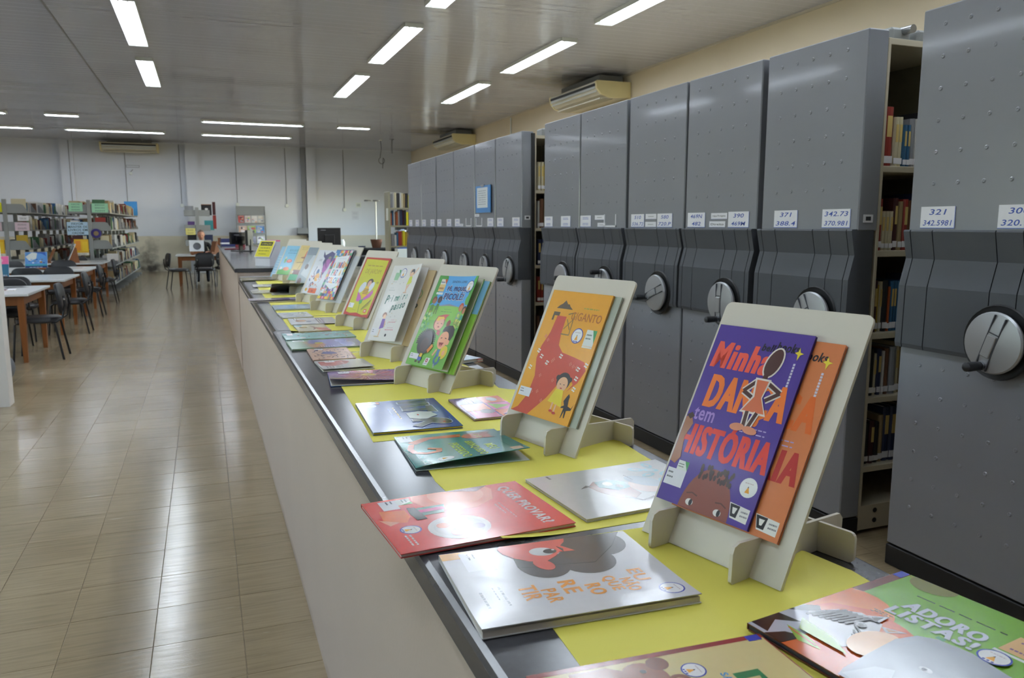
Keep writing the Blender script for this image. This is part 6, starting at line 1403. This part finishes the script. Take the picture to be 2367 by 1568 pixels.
# 5 white drawing book
a = Art(.244, .32, '#c9c8c4'); a.poly([(.30, .36), (.40, .28), (.56, .30), (.72, .36), (.78, .44), (.70, .52), (.52, .52), (.36, .46)], '#8c6250'); a.poly([(.32, .36), (.44, .34), (.56, .42), (.54, .52), (.40, .54), (.30, .46)], '#4a8080'); a.ell(.40, .42, .05, '#dfe0dc', .04); a.ell(.48, .47, .04, '#dfe0dc', .03); a.ell(.56, .62, .16, '#d9c0b4', .13); a.ell(.46, .66, .18, '#a8b4bc', .10, rot=.5); a.poly([(.36, .28), (.42, .22), (.40, .32)], '#7a7470'); a.line([(.70, .40), (.84, .46), (.80, .56)], .02, '#77706c')
for k, (x, y) in enumerate(((.12, .86), (.24, .83), (.36, .88), (.5, .85), (.18, .74), (.34, .76), (.52, .78))): a.ell(x, y, .07, '#9cc4cc', .04, rot=k); a.ell(x, y, .035, '#c9c8c4', .018, rot=k)
a.seal(.78, .74, .085, '#7a86c0'); a.rect(.88, .86, 1, .96, '#d8c0a0'); a.scrib(.26, .60, .4, .615, '#6a6a70'); a.scrib(.02, .12, .10, .16, '#6a6a70')
make_book('picture_book', 'white book with a pencil drawing of a lying child, right of the red book', flat(.584, 1.426, -1.500), .244, .305, .006, '#c8c7c3', a)
# 6 teal book with a lifted cover
a = Art(.275, .257, '#1f8583'); CT = '#c85a36'; Y_ = '#c3cf4a'
a.poly([(.10, .62), (.22, .60), (.20, .30), (.34, .14), (.26, .08), (.12, .26)], CT); a.ell(.23, .74, .115, CT, .13, n=26); a.poly([(.10, .82), (.09, .92), (.19, .86)], CT); a.poly([(.28, .86), (.36, .90), (.34, .78)], CT)
for x in (.19, .28): a.ell(x, .76, .024, '#cfe0a0', .03); a.ell(x, .765, .011, '#1c3a34', .018)
pts = [(.34, .10), (.48, .06), (.60, .08), (.67, .17), (.66, .28), (.58, .30), (.53, .23)]; a.line(pts, .05, CT)
for p in pts: a.ell(p[0], p[1], .025, CT, n=10)
a.text('MEU', .61, .70, .83, .785, Y_, bold=.03); a.text('BRINQUEDO', .42, .56, .97, .645, Y_, bold=.03); a.text('PREFERIDO', .43, .42, .965, .505, Y_, bold=.03); a.scrib(.54, .87, .85, .90, '#123f44')
a.ell(.905, .28, .062, '#3a4a9a', .075); a.ell(.905, .28, .055, '#e8ece8', .067); a.poly([(.88, .25), (.93, .25), (.905, .30)], '#d29a3a'); a.rect(.86, .86, .97, .96, '#d9b9a0'); a.scrib(.88, .07, .97, .11, '#9cc8c0'); a.call(.02, .02, .22, .14)
make_book('picture_book', 'teal book titled Meu brinquedo preferido, its cover lifted open', flat(.408, 1.85, -1.623), .275, .257, .0032, '#1a7a78', a, lift=.004, power=1.3, back='#c9d3d3', bend=lambda u, v: .022 * u ** 1.2 * v ** .7)
# 7 blue book with big letters
a = Art(.344, .231, '#2b4c96'); a.ell(.2, .3, .3, '#34569f', .2)
D = '#26262c'; E_ = '#c9d0d6'
for pts in ([(.01, .88), (.085, .50), (.15, .50), (.205, .86), (.14, .86), (.115, .64), (.08, .87)], [(.165, .87), (.25, .86), (.32, .50), (.24, .50)], [(.27, .88), (.50, .88), (.485, .77), (.425, .77), (.42, .49), (.34, .50), (.365, .78), (.28, .80)]):
    cx = sum(p[0] for p in pts) / len(pts); cy = sum(p[1] for p in pts) / len(pts)
    a.poly([(cx + (x - cx) * 1.12, cy + (y - cy) * 1.08) for x, y in pts], E_); a.poly(pts, D)
a.poly([(.50, .80), (.62, .84), (.72, .66), (.66, .50), (.50, .50), (.45, .66)], '#d5ddd2'); a.ell(.57, .62, .02, '#c84a3a', .008)
a.ell(.80, .80, .125, E_, .085, rot=.5); a.line([(.76, .86), (.74, .50)], .085, E_); a.line([(.80, .70), (.93, .50)], .085, E_); a.ell(.80, .80, .115, D, .075, rot=.5); a.line([(.76, .86), (.74, .51)], .068, D); a.line([(.80, .70), (.92, .51)], .068, D); a.ell(.85, .84, .012, '#c85a36')
a.scrib(.26, .38, .66, .42, '#c9a83a'); a.scrib(.30, .32, .6, .345, '#8fa0c8'); a.ell(.15, .16, .06, '#c5cbd8', .045); a.rect(.03, .20, .10, .28, '#c86a4a'); a.call(.0, .08, .10, .24); a.scrib(.72, .93, .86, .95, '#9fb4dc')
make_book('picture_book', 'blue book titled Vítor in black letters, with a penguin like bird', flat(.383, 2.238, -1.620), .344, .231, .007, '#31519b', a, pages=mat('yellow_pages', '#c8b43a', .6))
# 8 small pink and orange book
a = Art(.253, .154, '#7a4a98'); 
for i, c in enumerate(('#d8643c', '#d86a96', '#d8643c')): a.rect(.0 + i * .34, .55, .33 + i * .34, 1, c)
for i, c in enumerate(('#5b4a9e', '#e07a4a', '#c85a8a')): a.rect(.0 + i * .34, .06, .33 + i * .34, .52, c)
a.poly([(.36, .58), (.64, .62), (.5, .95)], '#8fae4a'); a.ell(.16, .78, .10, '#e0e0e4', .06); a.ell(.72, .40, .10, '#5a3a4a', .08); a.poly([(.70, .95), (.98, .9), (.9, .6)], '#5b4a9e'); a.scrib(.06, .2, .3, .4, '#ece8ea', 2); a.scrib(.6, .1, .8, .18, '#e8e0c8')
make_book('picture_book', 'small pink, orange and purple chequered book left of the yellow one', flat(.651, 2.195, -1.586), .253, .154, .006, '#6a3f52', a)
# 9 swirl book, cover arched
a = Art(.238, .242, '#8a5fae')
for r_, c in ((.62, '#a676b8'), (.52, '#c45c9a'), (.44, '#d24a7c'), (.34, '#c8507e'), (.24, '#d86a50'), (.14, '#d8b43a')): a.ell(.45, .55, r_, c, r_ * .75, n=30)
for k in range(24): a.line([(.45 + .15 * math.cos(k * .26), .55 + .12 * math.sin(k * .26)), (.45 + .62 * math.cos(k * .26 + .3), .55 + .5 * math.sin(k * .26 + .3))], .02, ['#7a5aa8', '#d8708e', '#c9a0c8'][k % 3])
a.poly([(.75, 0), (1, 0), (1, .5), (.9, .3)], '#c9b84a'); a.call(.05, .14, .26, .30); a.scrib(.84, .2, .92, .8, '#d8d0a0')
make_book('picture_book', 'purple and pink swirl book with an arched cover showing its blue inside', flat(.380, 2.776, -1.669), .238, .242, .005, '#7d55a2', a, lift=.006, power=1.4, back='#2c66b0', bend=lambda u, v: .014 * u * u * max(0, 1 - v) ** 1.2)
# 10 white and red
a = Art(.212, .165, '#d6d4d4'); a.poly([(.10, .06), (.55, .04), (.70, .30), (.50, .62), (.24, .75), (.06, .60), (.16, .34)], '#c23a34'); a.scrib(.2, .5, .5, .62, '#e6d6d0'); a.call(.05, .20, .24, .42); a.scrib(.62, .1, .9, .5, '#8f9096', 3)
make_book('picture_book', 'white book with a red shape, between the pink pattern and the swirl books', flat(.365, 3.018, -1.547), .212, .185, .005, '#c9c7c6', a, lift=.006, power=1.5)
# 11 pink pattern
a = Art(.285, .157, '#e0b49c'); random.seed(31)
for k in range(60): a.line([(random.uniform(.05, .9), random.uniform(.05, .9)) for _ in (0, 1)] if False else (lambda x, y, t: [(x, y), (x + .06 * math.cos(t), y + .09 * math.sin(t))])(random.uniform(.05, .9), random.uniform(.08, .9), random.uniform(0, 6)), .016, random.choice(['#7a4a6a', '#c87a7a', '#5a5a98', '#b0605a']))
a.poly([(.30, .38), (.50, .28), (.58, .50), (.52, .70), (.36, .62)], '#5a55a0'); a.call(.02, .18, .14, .40)
make_book('picture_book', 'pink patterned book with a blue figure, near the corridor edge', flat(.374, 3.333, -1.603), .285, .165, .005, '#c99a86', a)
# 12 violet with green corner
a = Art(.25, .307, '#7d80c4'); a.rect(0, 0, 1, .30, '#3f8a5a'); a.poly([(.2, .2), (.9, .28), (1, .42), (.6, .5), (.2, .36)], '#c8803a'); a.ell(.35, .36, .18, '#3d3f94', .12); a.ell(.44, .42, .09, '#d8c23a', .08); a.ell(.6, .8, .3, '#8d92d0', .12); a.ell(.2, .75, .2, '#9a9cd8', .1); a.rect(.02, .08, .14, .24, '#dfe3ea'); a.scrib(.80, .36, .92, .6, '#dfe3ea')
make_book('picture_book', 'violet blue book with a green and orange end, beside the aqua one', flat(.315, 3.594, -1.567), .25, .307, .006, '#4a8a5e', a)
# 13 aqua
a = Art(.222, .317, '#7fc0c0'); 
for x, y, r_ in ((.2, .6, .05), (.5, .62, .08), (.3, .7, .04), (.6, .35, .04), (.5, .2, .05), (.7, .8, .03)): a.ell(x, y, r_, random.choice(['#355a60', '#b89a7a', '#2e4a50']), r_ * .6)
a.line([(.4, .72), (.6, .78), (.7, .70)], .03, '#28444a'); a.call(.06, .06, .34, .14); a.ell(.8, .25, .08, '#b9d8d4', .06); a.scrib(.3, .85, .9, .9, '#5a9a9c')
make_book('picture_book', 'pale aqua book with small dark fish shapes', flat(.320, 3.862, -1.570), .222, .317, .005, '#6aabab', a)
# 14 small pale with orange corner
a = Art(.261, .156, '#d8d3b4'); a.poly([(.4, .5), (1, .7), (1, 1), (.6, .95)], '#d0603a'); a.ell(.4, .25, .10, '#d8b45a', .08); a.line([(.2, .5), (.5, .62), (.8, .5)], .04, '#9a5a3a'); a.ell(.1, .1, .2, '#a9d0d0', .1)
make_book('picture_book', 'small pale yellow book with an orange corner', flat(.403, 4.162, -1.560), .261, .156, .006, '#7a5a3c', a)
# 15, 16 white illustrated
a = Art(.291, .243, '#dcdcde'); a.ell(.45, .25, .16, '#d0845a', .10); a.rect(.42, .35, .47, .62, '#b89090'); a.rect(.1, .58, .9, .72, '#8f8aa6'); a.ell(.6, .4, .1, '#7a90b8', .05); a.scrib(.1, .1, .3, .2, '#a0a0a8', 2); a.scrib(.2, .6, .8, .7, '#e4e2e6')
make_book('picture_book', 'white book with a boat drawing and a lilac title strip', flat(.406, 4.478, -1.594), .26, .243, .006, '#d0d0d2', a)
a = Art(.25, .17, '#cfd3d6'); 
for k in range(16): a.ell(random.uniform(.1, .9), random.uniform(.1, .9), random.uniform(.03, .08), random.choice(['#8f9ab8', '#b8a89a', '#a0b8a0', '#7a8098', '#d8d4c8']), n=10)
make_book('picture_book', 'grey white illustrated book beyond the boat drawing', flat(.376, 4.80, -1.538), .28, .17, .006, '#b9bcc0', a)
# 17 narrow blue
a = Art(.285, .246, '#5f9cc8'); a.ell(.5, .7, .3, '#7fb4dc', .1); a.rect(0, .86, 1, 1, '#4a86b0'); a.ell(.4, .3, .1, '#4a7aa8', .1); a.ell(.7, .5, .06, '#6aa86a')
make_book('picture_book', 'light blue book lying on its own yellow sheet', flat(.382, 5.260, -1.585), .285, .246, .008, '#3f6a78', a)
# 18 pale violet over the edge
a = Art(.243, .33, '#b9a6c0'); a.ell(.5, .35, .3, '#d9d0d4', .3); a.rect(0, .7, 1, 1, '#9486b8')
make_book('picture_book', 'pale violet book poking over the counter edge', flat(.262, 5.815, -1.563, .002), .243, .33, .006, '#a898b0', a, lift=.006, power=1.5)
# 19 white with orange mark, and the propped black one
a = Art(.27, .26, '#d6d2cc'); a.ell(.7, .6, .2, '#e0905a', .1); a.scrib(.1, .2, .6, .4, '#9a9a98', 2)
make_book('picture_book', 'white book with an orange mark, left of the propped black book', flat(.320, 6.56, -1.564), .27, .20, .006, '#c9c6c0', a)
a = Art(.33, .30, '#8f8c3a'); a.ell(.4, .5, .4, '#b0a84a', .3); a.poly([(0, 0), (.4, 0), (.2, 1), (0, 1)], '#6a6a2c')
make_book('picture_book', 'olive book standing half open, dark inside, on the counter', flat(.455, 6.42, -1.59), .30, .31, .004, '#26251f', a, lift=.075, power=1.1, back='#1c1b1a')
a = Art(.32, .28, '#dadade'); a.scrib(.1, .3, .8, .45, '#9095a4', 2); a.ell(.6, .6, .2, '#b4b8c4', .08)
make_book('picture_book', 'white paper book lying beyond the olive one', flat(.367, 7.25, -1.588), .25, .281, .004, '#cfcfd2', a)
a = Art(.3, .3, '#c9bda0'); a.rect(0, .4, 1, 1, '#a89a98'); a.ell(.3, .2, .2, '#d8c47a', .1)
make_book('picture_book', 'tan paper book near the far end of the low counter', flat(.300, 8.02, -1.57), .26, .40, .012, '#9c8f72', a)
a = Art(.22, .3, '#cfcfd2'); a.scrib(.1, .2, .9, .8, '#a8a8ae', 5)
make_book('picture_book', 'pale grey booklet at the very far end of the low counter', flat(.310, 8.36, -1.57), .22, .40, .010, '#b9b9bc', a)

# small pile behind the third stand
pb = stack_item('cardboard_box', 'small brown cardboard box at the back of the counter behind the third stand', 'box', .885, 3.12, ZN + .0008, .10, .26, .085, 0, mat('brown_cardboard', '#7a5d3c', .75), extra=mat('box_tape', '#a08a5a', .4))
stack_item('wrapped_parcel', 'clear wrapped grey parcel on the brown cardboard box', 'parcel', .885, 3.10, ZN + .0862, .13, .30, .035, .05, mat('shiny_wrap', '#a9abb4', .12, coat=1), extra=M_card)
make_book('picture_book', 'light blue book at the back of the counter in front of the brown box', flat(.80, 2.96, -1.2, .002), .19, .11, .012, '#9db8c8', Art(.19, .11, '#a6c0d2').ell(.5, .5, .2, '#c3d6e2', .1))
make_book('picture_book', 'thin red book beside the light blue book at the back of the counter', flat(.915, 2.96, -1.35, .002), .16, .025, .010, '#c8523c', Art(.16, .025, '#cf5a40').rect(.3, .3, .7, .7, '#d8a050'))
